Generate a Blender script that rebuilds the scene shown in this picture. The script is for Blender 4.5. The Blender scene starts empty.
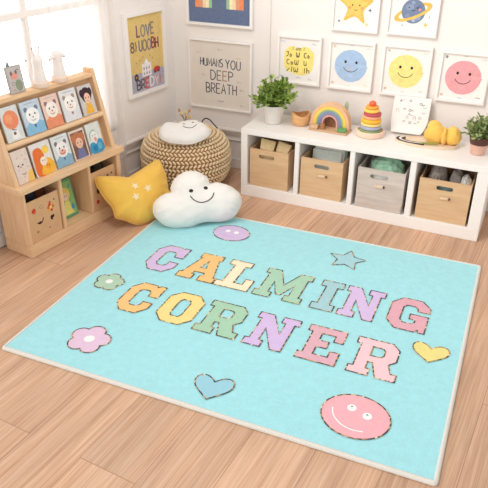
import bpy, bmesh, math, random
from mathutils import Vector, Matrix, noise
from mathutils.geometry import tessellate_polygon
from mathutils.bvhtree import BVHTree
random.seed(7)
SC = bpy.context.scene
COL = SC.collection
PI = math.pi
R = math.radians

# ------------------------------------------------------------------ materials
def lin(c):
    return tuple(((v/255)/12.92 if v/255 <= .04045 else ((v/255+.055)/1.055)**2.4) for v in c)

def new_mat(name):
    m = bpy.data.materials.new(name); m.use_nodes = True
    nt = m.node_tree; nt.nodes.clear()
    out = nt.nodes.new('ShaderNodeOutputMaterial')
    p = nt.nodes.new('ShaderNodeBsdfPrincipled')
    nt.links.new(p.outputs[0], out.inputs[0])
    return m, nt, p, out

def coords(nt, scale=(1, 1, 1), rot=(0, 0, 0)):
    tc = nt.nodes.new('ShaderNodeTexCoord'); mp = nt.nodes.new('ShaderNodeMapping')
    mp.inputs['Scale'].default_value = scale; mp.inputs['Rotation'].default_value = rot
    nt.links.new(tc.outputs['Object'], mp.inputs[0])
    return mp.outputs[0]

def mat(name, c, rough=.6, var=.06, vs=12, bump=0, bs=120, spec=.3, sheen=0, scale=(1, 1, 1), c2=None, detail=4):
    m, nt, p, out = new_mat(name)
    co = coords(nt, scale)
    n = nt.nodes.new('ShaderNodeTexNoise'); n.inputs['Scale'].default_value = vs
    n.inputs['Detail'].default_value = detail
    nt.links.new(co, n.inputs['Vector'])
    r = nt.nodes.new('ShaderNodeValToRGB')
    a = lin(c)
    if c2: lo, hi = lin(c2), a
    else:
        lo = tuple(v*(1-var) for v in a); hi = tuple(min(1, v*(1+var)) for v in a)
    r.color_ramp.elements[0].color = (*lo, 1); r.color_ramp.elements[1].color = (*hi, 1)
    r.color_ramp.elements[0].position = .3; r.color_ramp.elements[1].position = .7
    nt.links.new(n.outputs['Fac'], r.inputs[0]); nt.links.new(r.outputs[0], p.inputs['Base Color'])
    p.inputs['Roughness'].default_value = rough
    p.inputs['Specular IOR Level'].default_value = spec
    if sheen:
        p.inputs['Sheen Weight'].default_value = sheen
    if bump:
        n2 = nt.nodes.new('ShaderNodeTexNoise'); n2.inputs['Scale'].default_value = bs
        n2.inputs['Detail'].default_value = 3
        nt.links.new(co, n2.inputs['Vector'])
        b = nt.nodes.new('ShaderNodeBump'); b.inputs['Strength'].default_value = bump
        b.inputs['Distance'].default_value = .004
        nt.links.new(n2.outputs['Fac'], b.inputs['Height']); nt.links.new(b.outputs[0], p.inputs['Normal'])
    return m

def wood(name, c, c2, scale=(3, 30, 30), rough=.5):
    return mat(name, c, rough=rough, c2=c2, vs=2.2, scale=scale, detail=6, bump=.08, bs=5)

_flat = {}
def ink(c):
    """printed colour on paper or cloth"""
    if c not in _flat:
        _flat[c] = mat('print_%d_%d_%d' % c, c, rough=.75, var=.07, vs=60, spec=.15)
    return _flat[c]

M = {}
M['wall'] = mat('warm_white_wall_paint', (238, 231, 226), rough=.85, var=.012, vs=3, spec=.1)
M['trim'] = mat('white_trim_paint', (238, 231, 226), rough=.5, var=.01, vs=4)
M['white_lacquer'] = mat('white_shelf_lacquer', (241, 236, 231), rough=.38, var=.01, vs=5)
M['frame_white'] = mat('white_frame_lacquer', (243, 238, 234), rough=.4, var=.01, vs=5)
M['paper'] = mat('cream_art_paper', (240, 235, 230), rough=.85, var=.015, vs=14, spec=.1)
M['paper_beige'] = mat('beige_art_paper', (226, 215, 204), rough=.85, var=.02, vs=14, spec=.1)
M['pine'] = wood('pale_pine', (238, 203, 164), (226, 184, 141), (30, 30, 3))
M['pine_h'] = wood('pale_pine_across', (240, 206, 167), (228, 187, 144), (3, 30, 30))
M['bin_wood'] = wood('bin_bamboo', (222, 187, 147), (208, 170, 129), (2.5, 30, 24))
M['bin_grey'] = wood('bin_greywash', (214, 202, 193), (194, 179, 168), (2.5, 30, 24))
M['toy_wood'] = wood('toy_wood', (222, 184, 146), (206, 164, 124), (6, 40, 40))
M['bowl_wood'] = wood('bowl_wood', (230, 182, 130), (212, 158, 104), (5, 5, 40))
M['card_box'] = mat('kraft_card', (216, 176, 134), rough=.8, var=.05, vs=20)
M['dark'] = mat('dark_cloth', (58, 44, 40), rough=.9, var=.25, vs=18, bump=.3, bs=80)
M['grey_cloth'] = mat('grey_brown_cloth', (168, 157, 151), rough=.95, var=.2, vs=20, bump=.3, bs=90)
M['green_cloth'] = mat('mint_green_cloth', (178, 222, 192), rough=.9, var=.08, vs=14, bump=.3, bs=120, sheen=.2)
M['yellow_cloth'] = mat('mustard_yellow_cloth', (239, 192, 92), rough=.9, var=.06, vs=14, bump=.3, bs=150, sheen=.2)
M['star_fabric'] = mat('golden_yellow_fabric', (244, 196, 88), rough=.95, var=.05, vs=9, bump=.22, bs=170, sheen=.25)
M['white_plush'] = mat('white_plush', (240, 236, 230), rough=1, var=.015, vs=9, bump=.35, bs=210, sheen=.3)
M['straw'] = mat('straw_cord', (246, 221, 183), rough=.8, var=.12, vs=55, bump=.3, bs=260)
M['straw_core'] = mat('straw_core', (190, 148, 104), rough=.9, var=.12, vs=40)
M['pot_white'] = mat('white_glazed_pot', (226, 220, 214), rough=.45, var=.02, vs=8)
M['pot_copper'] = mat('copper_pink_pot', (214, 172, 154), rough=.4, var=.04, vs=10)
M['pot_brown'] = mat('dark_brown_pot_rim', (92, 62, 54), rough=.6, var=.1, vs=20)
M['soil'] = mat('potting_soil', (62, 48, 36), rough=1, var=.3, vs=60, bump=.5, bs=90)
M['ceramic'] = mat('white_ceramic', (240, 232, 226), rough=.35, var=.01, vs=5)
M['black'] = mat('black_print', (42, 36, 36), rough=.6, var=.05, vs=30)
M['stitch'] = mat('dark_brown_thread', (62, 48, 44), rough=.8, var=.1, vs=60)
M['binding'] = mat('cream_rug_binding', (224, 219, 210), rough=1, var=.06, vs=160, bump=.5, bs=320)
M['white_print'] = mat('white_print', (244, 242, 240), rough=.9, var=.02, vs=60)
M['curtain'] = None

def leaf_mat(name, a, b):
    m, nt, p, out = new_mat(name)
    g = nt.nodes.new('ShaderNodeNewGeometry'); r = nt.nodes.new('ShaderNodeValToRGB')
    r.color_ramp.elements[0].color = (*lin(a), 1); r.color_ramp.elements[1].color = (*lin(b), 1)
    nt.links.new(g.outputs['Random Per Island'], r.inputs[0])
    nt.links.new(r.outputs[0], p.inputs['Base Color'])
    p.inputs['Roughness'].default_value = .5; p.inputs['Specular IOR Level'].default_value = .3
    tr = nt.nodes.new('ShaderNodeBsdfTranslucent'); nt.links.new(r.outputs[0], tr.inputs[0])
    mx = nt.nodes.new('ShaderNodeMixShader'); mx.inputs[0].default_value = .25
    nt.links.new(p.outputs[0], mx.inputs[1]); nt.links.new(tr.outputs[0], mx.inputs[2])
    nt.links.new(mx.outputs[0], out.inputs[0])
    return m
M['leaf'] = leaf_mat('fresh_green_leaves', (86, 122, 50), (190, 210, 112))
M['leaf_pale'] = leaf_mat('sage_green_leaves', (98, 124, 66), (196, 206, 146))

def rug_mat(name, c, var=.05):
    m, nt, p, out = new_mat(name)
    co = coords(nt)
    a = lin(c)
    n = nt.nodes.new('ShaderNodeTexNoise'); n.inputs['Scale'].default_value = 38; n.inputs['Detail'].default_value = 5
    n.inputs['Roughness'].default_value = .7
    nt.links.new(co, n.inputs['Vector'])
    r = nt.nodes.new('ShaderNodeValToRGB')
    r.color_ramp.elements[0].position = .32; r.color_ramp.elements[1].position = .68
    r.color_ramp.elements[0].color = (*[v*(1-var) for v in a], 1)
    r.color_ramp.elements[1].color = (*[min(1, v*(1+var)) for v in a], 1)
    nt.links.new(n.outputs['Fac'], r.inputs[0]); nt.links.new(r.outputs[0], p.inputs['Base Color'])
    p.inputs['Roughness'].default_value = 1; p.inputs['Specular IOR Level'].default_value = .05
    p.inputs['Sheen Weight'].default_value = .15
    n2 = nt.nodes.new('ShaderNodeTexNoise'); n2.inputs['Scale'].default_value = 190; n2.inputs['Detail'].default_value = 4
    nt.links.new(co, n2.inputs['Vector'])
    n3 = nt.nodes.new('ShaderNodeTexNoise'); n3.inputs['Scale'].default_value = 26; n3.inputs['Detail'].default_value = 2
    nt.links.new(co, n3.inputs['Vector'])
    ad = nt.nodes.new('ShaderNodeMath'); ad.operation = 'ADD'
    nt.links.new(n2.outputs['Fac'], ad.inputs[0]); nt.links.new(n3.outputs['Fac'], ad.inputs[1])
    b = nt.nodes.new('ShaderNodeBump'); b.inputs['Strength'].default_value = .3; b.inputs['Distance'].default_value = .005
    nt.links.new(ad.outputs[0], b.inputs['Height']); nt.links.new(b.outputs[0], p.inputs['Normal'])
    return m
M['rug'] = rug_mat('aqua_rug_pile', (164, 221, 227))

# dashed leopard and gold trim around the rug's letters
def glitter():
    m, nt, p, out = new_mat('leopard_gold_trim')
    v = nt.nodes.new('ShaderNodeTexVoronoi'); v.inputs['Scale'].default_value = 95
    nt.links.new(coords(nt), v.inputs['Vector'])
    sp = nt.nodes.new('ShaderNodeSeparateColor'); nt.links.new(v.outputs['Color'], sp.inputs[0])
    r = nt.nodes.new('ShaderNodeValToRGB'); r.color_ramp.interpolation = 'CONSTANT'
    e = r.color_ramp.elements
    e[0].color = (*lin((58, 44, 36)), 1); e[1].position = .48; e[1].color = (*lin((186, 150, 96)), 1)
    k = e.new(.74); k.color = (*lin((128, 96, 60)), 1)
    k = e.new(.88); k.color = (*lin((232, 214, 176)), 1)
    nt.links.new(sp.outputs[0], r.inputs[0]); nt.links.new(r.outputs[0], p.inputs['Base Color'])
    p.inputs['Roughness'].default_value = .6
    return m
M['glitter'] = glitter()

def floor_mat():
    m, nt, p, out = new_mat('oak_plank_floor')
    # planks run along the long texture axis; the floor is laid a few degrees off the rug
    co = coords(nt, (1, 1, 1), (0, 0, R(-90+5.4)))
    off = nt.nodes.new('ShaderNodeVectorMath'); off.operation = 'ADD'
    off.inputs[1].default_value = (OFFX, OFFY, 0)
    nt.links.new(co, off.inputs[0])
    br = nt.nodes.new('ShaderNodeTexBrick')
    br.offset = .37; br.offset_frequency = 2
    br.inputs['Color1'].default_value = (0, 0, 0, 1); br.inputs['Color2'].default_value = (1, 1, 1, 1)
    br.inputs['Mortar'].default_value = (.5, .5, .5, 1)
    br.inputs['Scale'].default_value = 1; br.inputs['Mortar Size'].default_value = .0010
    br.inputs['Mortar Smooth'].default_value = .1; br.inputs['Bias'].default_value = 0
    br.inputs['Brick Width'].default_value = 2.4; br.inputs['Row Height'].default_value = .22
    nt.links.new(off.outputs[0], br.inputs['Vector'])
    # grain, shifted per plank
    sh = nt.nodes.new('ShaderNodeVectorMath'); sh.operation = 'MULTIPLY_ADD'
    nt.links.new(br.outputs['Color'], sh.inputs[0]); sh.inputs[1].default_value = (7, 3, 5)
    nt.links.new(off.outputs[0], sh.inputs[2])
    mp = nt.nodes.new('ShaderNodeMapping'); mp.inputs['Scale'].default_value = (1.2, 44, 1)
    nt.links.new(sh.outputs[0], mp.inputs[0])
    g = nt.nodes.new('ShaderNodeTexNoise'); g.inputs['Scale'].default_value = 1.6; g.inputs['Detail'].default_value = 7
    g.inputs['Roughness'].default_value = .62; g.inputs['Distortion'].default_value = 1.2
    nt.links.new(mp.outputs[0], g.inputs['Vector'])
    r = nt.nodes.new('ShaderNodeValToRGB')
    e = r.color_ramp.elements
    e[0].position = .28; e[0].color = (*lin((186, 140, 109)), 1)
    e[1].position = .72; e[1].color = (*lin((225, 190, 162)), 1)
    k = e.new(.5); k.color = (*lin((209, 168, 137)), 1)
    nt.links.new(g.outputs['Fac'], r.inputs[0])
    # broad lighter and darker patches along the boards
    mp2 = nt.nodes.new('ShaderNodeMapping'); mp2.inputs['Scale'].default_value = (1.3, 7, 1)
    nt.links.new(sh.outputs[0], mp2.inputs[0])
    g2 = nt.nodes.new('ShaderNodeTexNoise'); g2.inputs['Scale'].default_value = 1.4; g2.inputs['Detail'].default_value = 3
    nt.links.new(mp2.outputs[0], g2.inputs['Vector'])
    pm = nt.nodes.new('ShaderNodeMapRange'); pm.inputs[1].default_value = .3; pm.inputs[2].default_value = .7; pm.inputs[3].default_value = .88; pm.inputs[4].default_value = 1.09
    nt.links.new(g2.outputs['Fac'], pm.inputs[0])
    # tone per plank
    tone = nt.nodes.new('ShaderNodeMapRange'); tone.inputs[3].default_value = .90; tone.inputs[4].default_value = 1.08
    nt.links.new(br.outputs['Color'], tone.inputs[0])
    mul = nt.nodes.new('ShaderNodeVectorMath'); mul.operation = 'SCALE'
    tt = nt.nodes.new('ShaderNodeMath'); tt.operation = 'MULTIPLY'
    nt.links.new(tone.outputs[0], tt.inputs[0]); nt.links.new(pm.outputs[0], tt.inputs[1])
    nt.links.new(r.outputs[0], mul.inputs[0]); nt.links.new(tt.outputs[0], mul.inputs['Scale'])
    mx = nt.nodes.new('ShaderNodeMix'); mx.data_type = 'RGBA'
    nt.links.new(br.outputs['Fac'], mx.inputs['Factor']); nt.links.new(mul.outputs[0], mx.inputs['A'])
    mx.inputs['B'].default_value = (*lin((150, 108, 82)), 1)
    nt.links.new(mx.outputs['Result'], p.inputs['Base Color'])
    p.inputs['Roughness'].default_value = .42; p.inputs['Specular IOR Level'].default_value = .35
    b = nt.nodes.new('ShaderNodeBump'); b.inputs['Strength'].default_value = .12; b.inputs['Distance'].default_value = .002
    nt.links.new(g.outputs['Fac'], b.inputs['Height']); nt.links.new(b.outputs[0], p.inputs['Normal'])
    return m
OFFX, OFFY = .448, -.068
M['floor'] = floor_mat()

def sheer(name, c, transp, transl):
    m, nt, p, out = new_mat(name)
    nt.nodes.remove(p)
    d = nt.nodes.new('ShaderNodeBsdfDiffuse'); d.inputs[0].default_value = (*lin(c), 1)
    t = nt.nodes.new('ShaderNodeBsdfTranslucent'); t.inputs[0].default_value = (*lin(c), 1)
    x = nt.nodes.new('ShaderNodeBsdfTransparent')
    # woven thread pattern varies how sheer the cloth is
    n = nt.nodes.new('ShaderNodeTexNoise'); n.inputs['Scale'].default_value = 30
    nt.links.new(coords(nt, (1, 1, .08)), n.inputs['Vector'])
    mr = nt.nodes.new('ShaderNodeMapRange'); mr.inputs[3].default_value = transp*.8; mr.inputs[4].default_value = transp*1.2
    nt.links.new(n.outputs['Fac'], mr.inputs[0])
    m1 = nt.nodes.new('ShaderNodeMixShader'); m1.inputs[0].default_value = transl
    m2 = nt.nodes.new('ShaderNodeMixShader'); nt.links.new(mr.outputs[0], m2.inputs[0])
    nt.links.new(d.outputs[0], m1.inputs[1]); nt.links.new(t.outputs[0], m1.inputs[2])
    nt.links.new(m1.outputs[0], m2.inputs[1]); nt.links.new(x.outputs[0], m2.inputs[2])
    nt.links.new(m2.outputs[0], out.inputs[0])
    return m
M['curtain'] = sheer('sheer_white_curtain', (250, 247, 245), .42, .7)

def glass():
    m, nt, p, out = new_mat('clear_window_glass')
    nt.nodes.remove(p)
    t = nt.nodes.new('ShaderNodeBsdfTransparent'); g = nt.nodes.new('ShaderNodeBsdfGlossy')
    g.inputs['Roughness'].default_value = .02
    f = nt.nodes.new('ShaderNodeFresnel'); f.inputs[0].default_value = 1.2
    mx = nt.nodes.new('ShaderNodeMixShader')
    nt.links.new(f.outputs[0], mx.inputs[0]); nt.links.new(t.outputs[0], mx.inputs[1]); nt.links.new(g.outputs[0], mx.inputs[2])
    nt.links.new(mx.outputs[0], out.inputs[0])
    return m
M['glass'] = glass()

# ------------------------------------------------------------------ mesh builder
def catmull(pts, n=6, closed=True):
    o = []; N = len(pts)
    rng = range(N) if closed else range(N-1)
    for i in rng:
        if closed: p0, p1, p2, p3 = pts[i-1], pts[i], pts[(i+1) % N], pts[(i+2) % N]
        else: p0, p1, p2, p3 = pts[max(i-1, 0)], pts[i], pts[i+1], pts[min(i+2, N-1)]
        for k in range(n):
            t = k/n
            o.append(tuple(.5*((2*b)+(-a+c)*t+(2*a-5*b+4*c-d)*t*t+(-a+3*b-3*c+d)*t**3) for a, b, c, d in zip(p0, p1, p2, p3)))
    if not closed: o.append(tuple(pts[-1]))
    return o

class MB:
    def __init__(s, T=None):
        s.v = []; s.f = []; s.m = []; s.mats = []; s.T = T or Matrix()
    def mi(s, m):
        if m not in s.mats: s.mats.append(m)
        return s.mats.index(m)
    def add(s, verts, faces, m, T=None):
        b = len(s.v); k = s.mi(m); T = s.T @ T if T is not None else s.T
        s.v += [tuple(T @ Vector(p)) for p in verts]
        for f in faces: s.f.append(tuple(b+i for i in f)); s.m.append(k)
        return s
    def bm(s, b, m, T=None):
        b.verts.index_update()
        s.add([v.co[:] for v in b.verts], [[v.index for v in f.verts] for f in b.faces], m, T); b.free(); return s
    def box(s, x0, x1, y0, y1, z0, z1, m, bev=.002, T=None):
        b = bmesh.new(); bmesh.ops.create_cube(b, size=1)
        for v in b.verts:
            v.co = Vector(((x0+x1)/2+v.co.x*(x1-x0), (y0+y1)/2+v.co.y*(y1-y0), (z0+z1)/2+v.co.z*(z1-z0)))
        if bev:
            bmesh.ops.bevel(b, geom=b.edges[:], offset=min(bev, .45*min(x1-x0, y1-y0, z1-z0)), segments=2, affect='EDGES')
        return s.bm(b, m, T)
    def lathe(s, prof, m, n=48, c=(0, 0, 0), T=None, closed=False):
        v = []; f = []; L = len(prof)
        for r, z in prof:
            for k in range(n):
                a = 2*PI*k/n; v.append((c[0]+r*math.cos(a), c[1]+r*math.sin(a), c[2]+z))
        for i in range(L if closed else L-1):
            j = (i+1) % L
            for k in range(n):
                q = (k+1) % n; f.append((i*n+k, i*n+q, j*n+q, j*n+k))
        if not closed:
            if prof[0][0] > 1e-5: f.append(tuple(reversed(range(n))))
            if prof[-1][0] > 1e-5: f.append(tuple((L-1)*n+k for k in range(n)))
        return s.add(v, f, m, T)
    def tube(s, pts, r, m, n=8, T=None, closed=False):
        P = [Vector(p) for p in pts]; v = []; f = []; N = len(P)
        rs = r if isinstance(r, (list, tuple)) else [r]*N
        up = Vector((.13, .21, .97))
        for i, p in enumerate(P):
            a = P[i-1] if (i or closed) else p; b = P[(i+1) % N] if (i < N-1 or closed) else p
            t = (b-a).normalized(); x = t.cross(up)
            if x.length < 1e-4: x = t.cross(Vector((1, 0, 0)))
            x.normalize(); y = t.cross(x)
            for k in range(n):
                an = 2*PI*k/n; v.append(p+(x*math.cos(an)+y*math.sin(an))*rs[i])
        for i in range(N if closed else N-1):
            j = (i+1) % N
            for k in range(n):
                q = (k+1) % n; f.append((i*n+k, i*n+q, j*n+q, j*n+k))
        if not closed: f += [tuple(range(n)), tuple((N-1)*n+k for k in range(n))]
        return s.add([x[:] for x in v], f, m, T)
    def prism(s, poly, z0, z1, m, holes=(), side=None, T=None):
        loops = [list(poly)]+[list(h) for h in holes]
        flat = [p for l in loops for p in l]; N = len(flat)
        tris = tessellate_polygon([[Vector((p[0], p[1], 0)) for p in l] for l in loops])
        top = []
        for t in tris:
            a, b, c = (Vector(flat[i]) for i in t)
            top.append(t if (b-a).cross(c-a) > 0 else (t[0], t[2], t[1]))
        vt = [(p[0], p[1], z1) for p in flat]
        if z0 is None: return s.add(vt, top, m, T)
        v = vt+[(p[0], p[1], z0) for p in flat]
        f = list(top)+[tuple(N+i for i in reversed(t)) for t in top]
        s.add(v, f, m, T)
        sf = []; b = 0
        for li, l in enumerate(loops):
            n = len(l); ar = sum(l[i][0]*l[(i+1) % n][1]-l[(i+1) % n][0]*l[i][1] for i in range(n))
            fl = (ar > 0) == (li == 0)
            for i in range(n):
                j = (i+1) % n
                q = (b+i, N+b+i, N+b+j, b+j) if fl else (b+j, N+b+j, N+b+i, b+i)
                sf.append(q)
            b += n
        return s.add(v, sf, side or m, T)
    def ribbon(s, pts, w, z, m, closed=False, T=None, z0=None):
        P = [Vector(p[:2]) for p in pts]
        Q = []
        for p in P:
            if not Q or (p-Q[-1]).length > 1e-6: Q.append(p)
        P = Q; N = len(P); v = []; f = []
        for i, p in enumerate(P):
            a = P[i-1] if (i or closed) else None; b = P[(i+1) % N] if (i < N-1 or closed) else None
            d1 = (p-a).normalized() if a is not None else (b-p).normalized()
            d2 = (b-p).normalized() if b is not None else d1
            n1 = Vector((-d1.y, d1.x)); n2 = Vector((-d2.y, d2.x)); mm = n1+n2
            mm = n1 if mm.length < 1e-4 else mm.normalized()
            k = w/2/max(.45, mm.dot(n1))
            v += [(p.x+mm.x*k, p.y+mm.y*k, z), (p.x-mm.x*k, p.y-mm.y*k, z)]
        for i in range(N if closed else N-1):
            j = (i+1) % N; f.append((2*i+1, 2*j+1, 2*j, 2*i))
        return s.add(v, f, m, T)
    def disc(s, x, y, r, z, m, ry=None, n=36, a0=0, T=None, wob=0):
        ry = ry or r
        P = [(x+r*(1+wob*noise.noise(Vector((3*math.cos(2*PI*k/n)+x*37, 3*math.sin(2*PI*k/n)+y*19, z))))*math.cos(2*PI*k/n),
              y+ry*(1+wob*noise.noise(Vector((3*math.cos(2*PI*k/n)+x*37, 3*math.sin(2*PI*k/n)+y*19, z))))*math.sin(2*PI*k/n)) for k in range(n)]
        return s.add([(p[0], p[1], z) for p in P], [tuple(range(n))], m, T)
    def ball(s, c, r, m, nu=16, nv=10, T=None):
        r = (r, r, r) if not isinstance(r, (tuple, list)) else r
        b = bmesh.new(); bmesh.ops.create_uvsphere(b, u_segments=nu, v_segments=nv, radius=1)
        for v in b.verts: v.co = Vector((c[0]+v.co.x*r[0], c[1]+v.co.y*r[1], c[2]+v.co.z*r[2]))
        return s.bm(b, m, T)
    def build(s, name, parent=None, label=None, angle=35):
        me = bpy.data.meshes.new(name); me.from_pydata(s.v, [], s.f)
        for m in s.mats: me.materials.append(m)
        me.polygons.foreach_set('material_index', s.m)
        me.polygons.foreach_set('use_smooth', [True]*len(s.f))
        me.update(); me.set_sharp_from_angle(angle=R(angle))
        o = bpy.data.objects.new(name, me); COL.objects.link(o)
        if parent is not None: o.parent = parent
        if label: o['label'] = label
        return o

def tag(o, label, cat, group=None):
    o['label'] = label; o['category'] = cat
    if group: o['group'] = group
    return o
def thing(name, label, cat, loc=(0, 0, 0), rot=(0, 0, 0), group=None):
    o = bpy.data.objects.new(name, None); COL.objects.link(o); o.empty_display_size = .05
    o.location = loc; o.rotation_euler = rot
    return tag(o, label, cat, group)
def struct(o):
    o['kind'] = 'structure'; return o

def starpoly(x, y, r, r2=None, n=5, a0=PI/2):
    r2 = r2 or r*.45
    return [(x+(r if k % 2 == 0 else r2)*math.cos(a0+PI*k/n), y+(r if k % 2 == 0 else r2)*math.sin(a0+PI*k/n)) for k in range(2*n)]
def arc(x, y, r, a, b, n=16, ry=None):
    return [(x+r*math.cos(R(a+(b-a)*k/n)), y+(ry or r)*math.sin(R(a+(b-a)*k/n))) for k in range(n+1)]

# ------------------------------------------------------------------ camera, world, sun
cam_d = bpy.data.cameras.new('camera'); cam = bpy.data.objects.new('camera', cam_d); COL.objects.link(cam)
cam_d.sensor_width = 36; cam_d.lens = 36*646.54/488; cam_d.clip_start = .02
RC = Matrix(((0.92043965, -0.1961164, 0.33812601), (0.39082669, 0.44683689, -0.80473057), (0.00673369, 0.8728546, 0.48793391)))
cam.matrix_world = Matrix.Translation((0, 0, 1.63)) @ RC.to_4x4()
SC.camera = cam
vs = SC.view_settings
SC.display_settings.display_device = 'sRGB'
vs.view_transform = 'Standard'; vs.look = 'None'; vs.gamma = 1; vs.use_curve_mapping = False; vs.exposure = 0.12

w = bpy.data.worlds.new('sky'); SC.world = w; w.use_nodes = True
wt = w.node_tree; bg = wt.nodes['Background']
tc = wt.nodes.new('ShaderNodeTexCoord'); sx = wt.nodes.new('ShaderNodeSeparateXYZ'); wt.links.new(tc.outputs['Generated'], sx.inputs[0])
# bright hazy overcast: brightest low down, softer overhead
mr = wt.nodes.new('ShaderNodeMapRange'); mr.inputs[1].default_value = -1; mr.inputs[2].default_value = 1; mr.inputs[3].default_value = 0; mr.inputs[4].default_value = 1
wt.links.new(sx.outputs['Z'], mr.inputs[0])
cr = wt.nodes.new('ShaderNodeValToRGB'); e = cr.color_ramp.elements
e[0].position = 0; e[0].color = (1.4, 1.385, 1.36, 1); e[1].position = 1; e[1].color = (.42, .415, .41, 1)
k = e.new(.48); k.color = (1.4, 1.385, 1.36, 1); k = e.new(.53); k.color = (.92, .91, .895, 1)
wt.links.new(mr.outputs[0], cr.inputs[0]); wt.links.new(cr.outputs[0], bg.inputs[0])
# the side of the sky beyond the window is the sunny one
az = wt.nodes.new('ShaderNodeMapRange'); az.interpolation_type = 'SMOOTHSTEP'
az.inputs[1].default_value = .1; az.inputs[2].default_value = -.65; az.inputs[3].default_value = 1.0; az.inputs[4].default_value = 2.1
wt.links.new(sx.outputs['X'], az.inputs[0]); wt.links.new(az.outputs[0], bg.inputs[1])
sd = bpy.data.lights.new('sun', 'SUN'); sd.energy = .75; sd.angle = R(15); sd.color = (1, .97, .92)
so = bpy.data.objects.new('sun', sd); COL.objects.link(so)
so.rotation_euler = Vector((.40, .66, -.56)).to_track_quat('-Z', 'Y').to_euler()
so.location = (-1.5, -1, 3)
# added soft fill light, out of view overhead, lifts the dim left corner
ld = bpy.data.lights.new('corner_fill', 'POINT'); ld.energy = 46; ld.shadow_soft_size = .4; ld.color = (1, .97, .94)
lo = bpy.data.objects.new('corner_fill', ld); COL.objects.link(lo); lo.location = (-1.1, 2.2, 2.3)

# ------------------------------------------------------------------ room shell
WY = 3.61
COR = Vector((-2.003, WY, 0))
A80 = R(80)
DW = Vector((math.cos(A80), math.sin(A80), 0)); NW = Vector((math.sin(A80), -math.cos(A80), 0))
TW = Matrix.Translation(COR) @ Matrix.Rotation(A80, 4, 'Z')      # left wall: x along the wall, y into it
b = MB(); b.box(-4, 4, -3, 3.75, -.05, 0, M['floor'], 0); struct(b.build('floor'))
b = MB(); b.box(-2.12, 1.5, WY, WY+.1, 0, 2.1, M['wall'], 0); struct(b.build('wall_back'))
S0, S1, Z0, Z1 = -1.66, -.545, .36, 1.8
b = MB(TW)
b.box(-2.2, S0, 0, .1, 0, 2.1, M['wall'], 0); b.box(S1, .0, 0, .1, 0, 2.1, M['wall'], 0)
b.box(S0, S1, 0, .1, 0, Z0, M['wall'], 0); b.box(S0, S1, 0, .1, Z1, 2.1, M['wall'], 0)
struct(b.build('wall_left'))
b = MB(); b.box(-2.0, 1.5, WY-.014, WY, 0, .07, M['trim'], .004); struct(b.build('baseboard_back'))
b = MB(TW); b.box(-2.2, -.003, -.014, 0, 0, .07, M['trim'], .004); struct(b.build('baseboard_left'))
def rail(bm, x0, x1, y):
    bm.box(x0, x1, y-.030, y, .250, .268, M['trim'], .005); bm.box(x0, x1, y-.014, y, .226, .252, M['trim'], .004)
    bm.box(x0, x1, y-.012, y, .186, .200, M['trim'], .004)
b = MB(); rail(b, -1.99, 1.5, WY); struct(b.build('trim_1'))
b = MB(TW); rail(b, -2.2, -.005, 0); struct(b.build('trim_2'))
b = MB(); b.box(-1.372, -1.360, WY-.007, WY, .268, 2.1, M['trim'], .002); struct(b.build('trim_3'))
# window
win = MB(TW)
win.box(S0, S1, .02, .07, Z0, Z0+.04, M['trim'], .003); win.box(S0, S1, .02, .07, Z1-.04, Z1, M['trim'], .003)
win.box(S0, S0+.04, .02, .07, Z0, Z1, M['trim'], .003); win.box(S1-.04, S1, .02, .07, Z0, Z1, M['trim'], .003)
wo = struct(win.build('window_1'))
b = MB(TW); b.box(-1.083, -1.058, .025, .06, Z0+.03, Z1-.03, M['trim'], .002)
b.box(S0+.03, S1-.03, .022, .062, 1.06, 1.09, M['trim'], .002); b.build('mullion', wo)
b = MB(TW); b.box(S0+.03, S1-.03, .042, .046, Z0+.03, Z1-.03, M['glass'], 0); b.build('window_pane', wo)
b = MB(TW); b.box(S0-.02, S1+.02, -.006, .03, Z0-.025, Z0, M['trim'], .002); b.build('window_sill', wo)

def curtain(s0, s1, zb, label, seed, waves):
    t = thing('curtain', label, 'curtain', COR + DW*(s0+s1)/2 - Vector((NW.x, NW.y, 0))*-.0225, (0, 0, A80))
    W = s1-s0; nx, nz = 90, 30; v = []; f = []
    for j in range(nz+1):
        z = zb+(1.96-zb)*j/nz
        for i in range(nx+1):
            u = i/nx; a = u*waves*2*PI+seed
            fl = 1-.45*j/nz
            y = .0115*fl*math.sin(a+.35*math.sin(z*2+seed))+.003*math.sin(a*2.3+z)
            v.append(((u-.5)*W*(1.04-.06*j/nz), y, z))
    for j in range(nz):
        for i in range(nx):
            a = j*(nx+1)+i; f.append((a, a+1, a+nx+2, a+nx+1))
    b = MB(); b.add(v, f, M['curtain']); o = b.build('curtain_panel', t, angle=180)
    r = MB(); r.tube([(-W/2-.03, 0, 1.965), (W/2+.03, 0, 1.965)], .007, M['trim'], 12); r.build('curtain_rod', t)
curtain(-.95, -.532, .015, 'sheer white curtain hanging beside the yellow poster, right of the window', .6, 5.5)
curtain(-1.98, -1.555, .05, 'white curtain behind the left end of the wooden book display', 2.0, 6)

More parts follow.
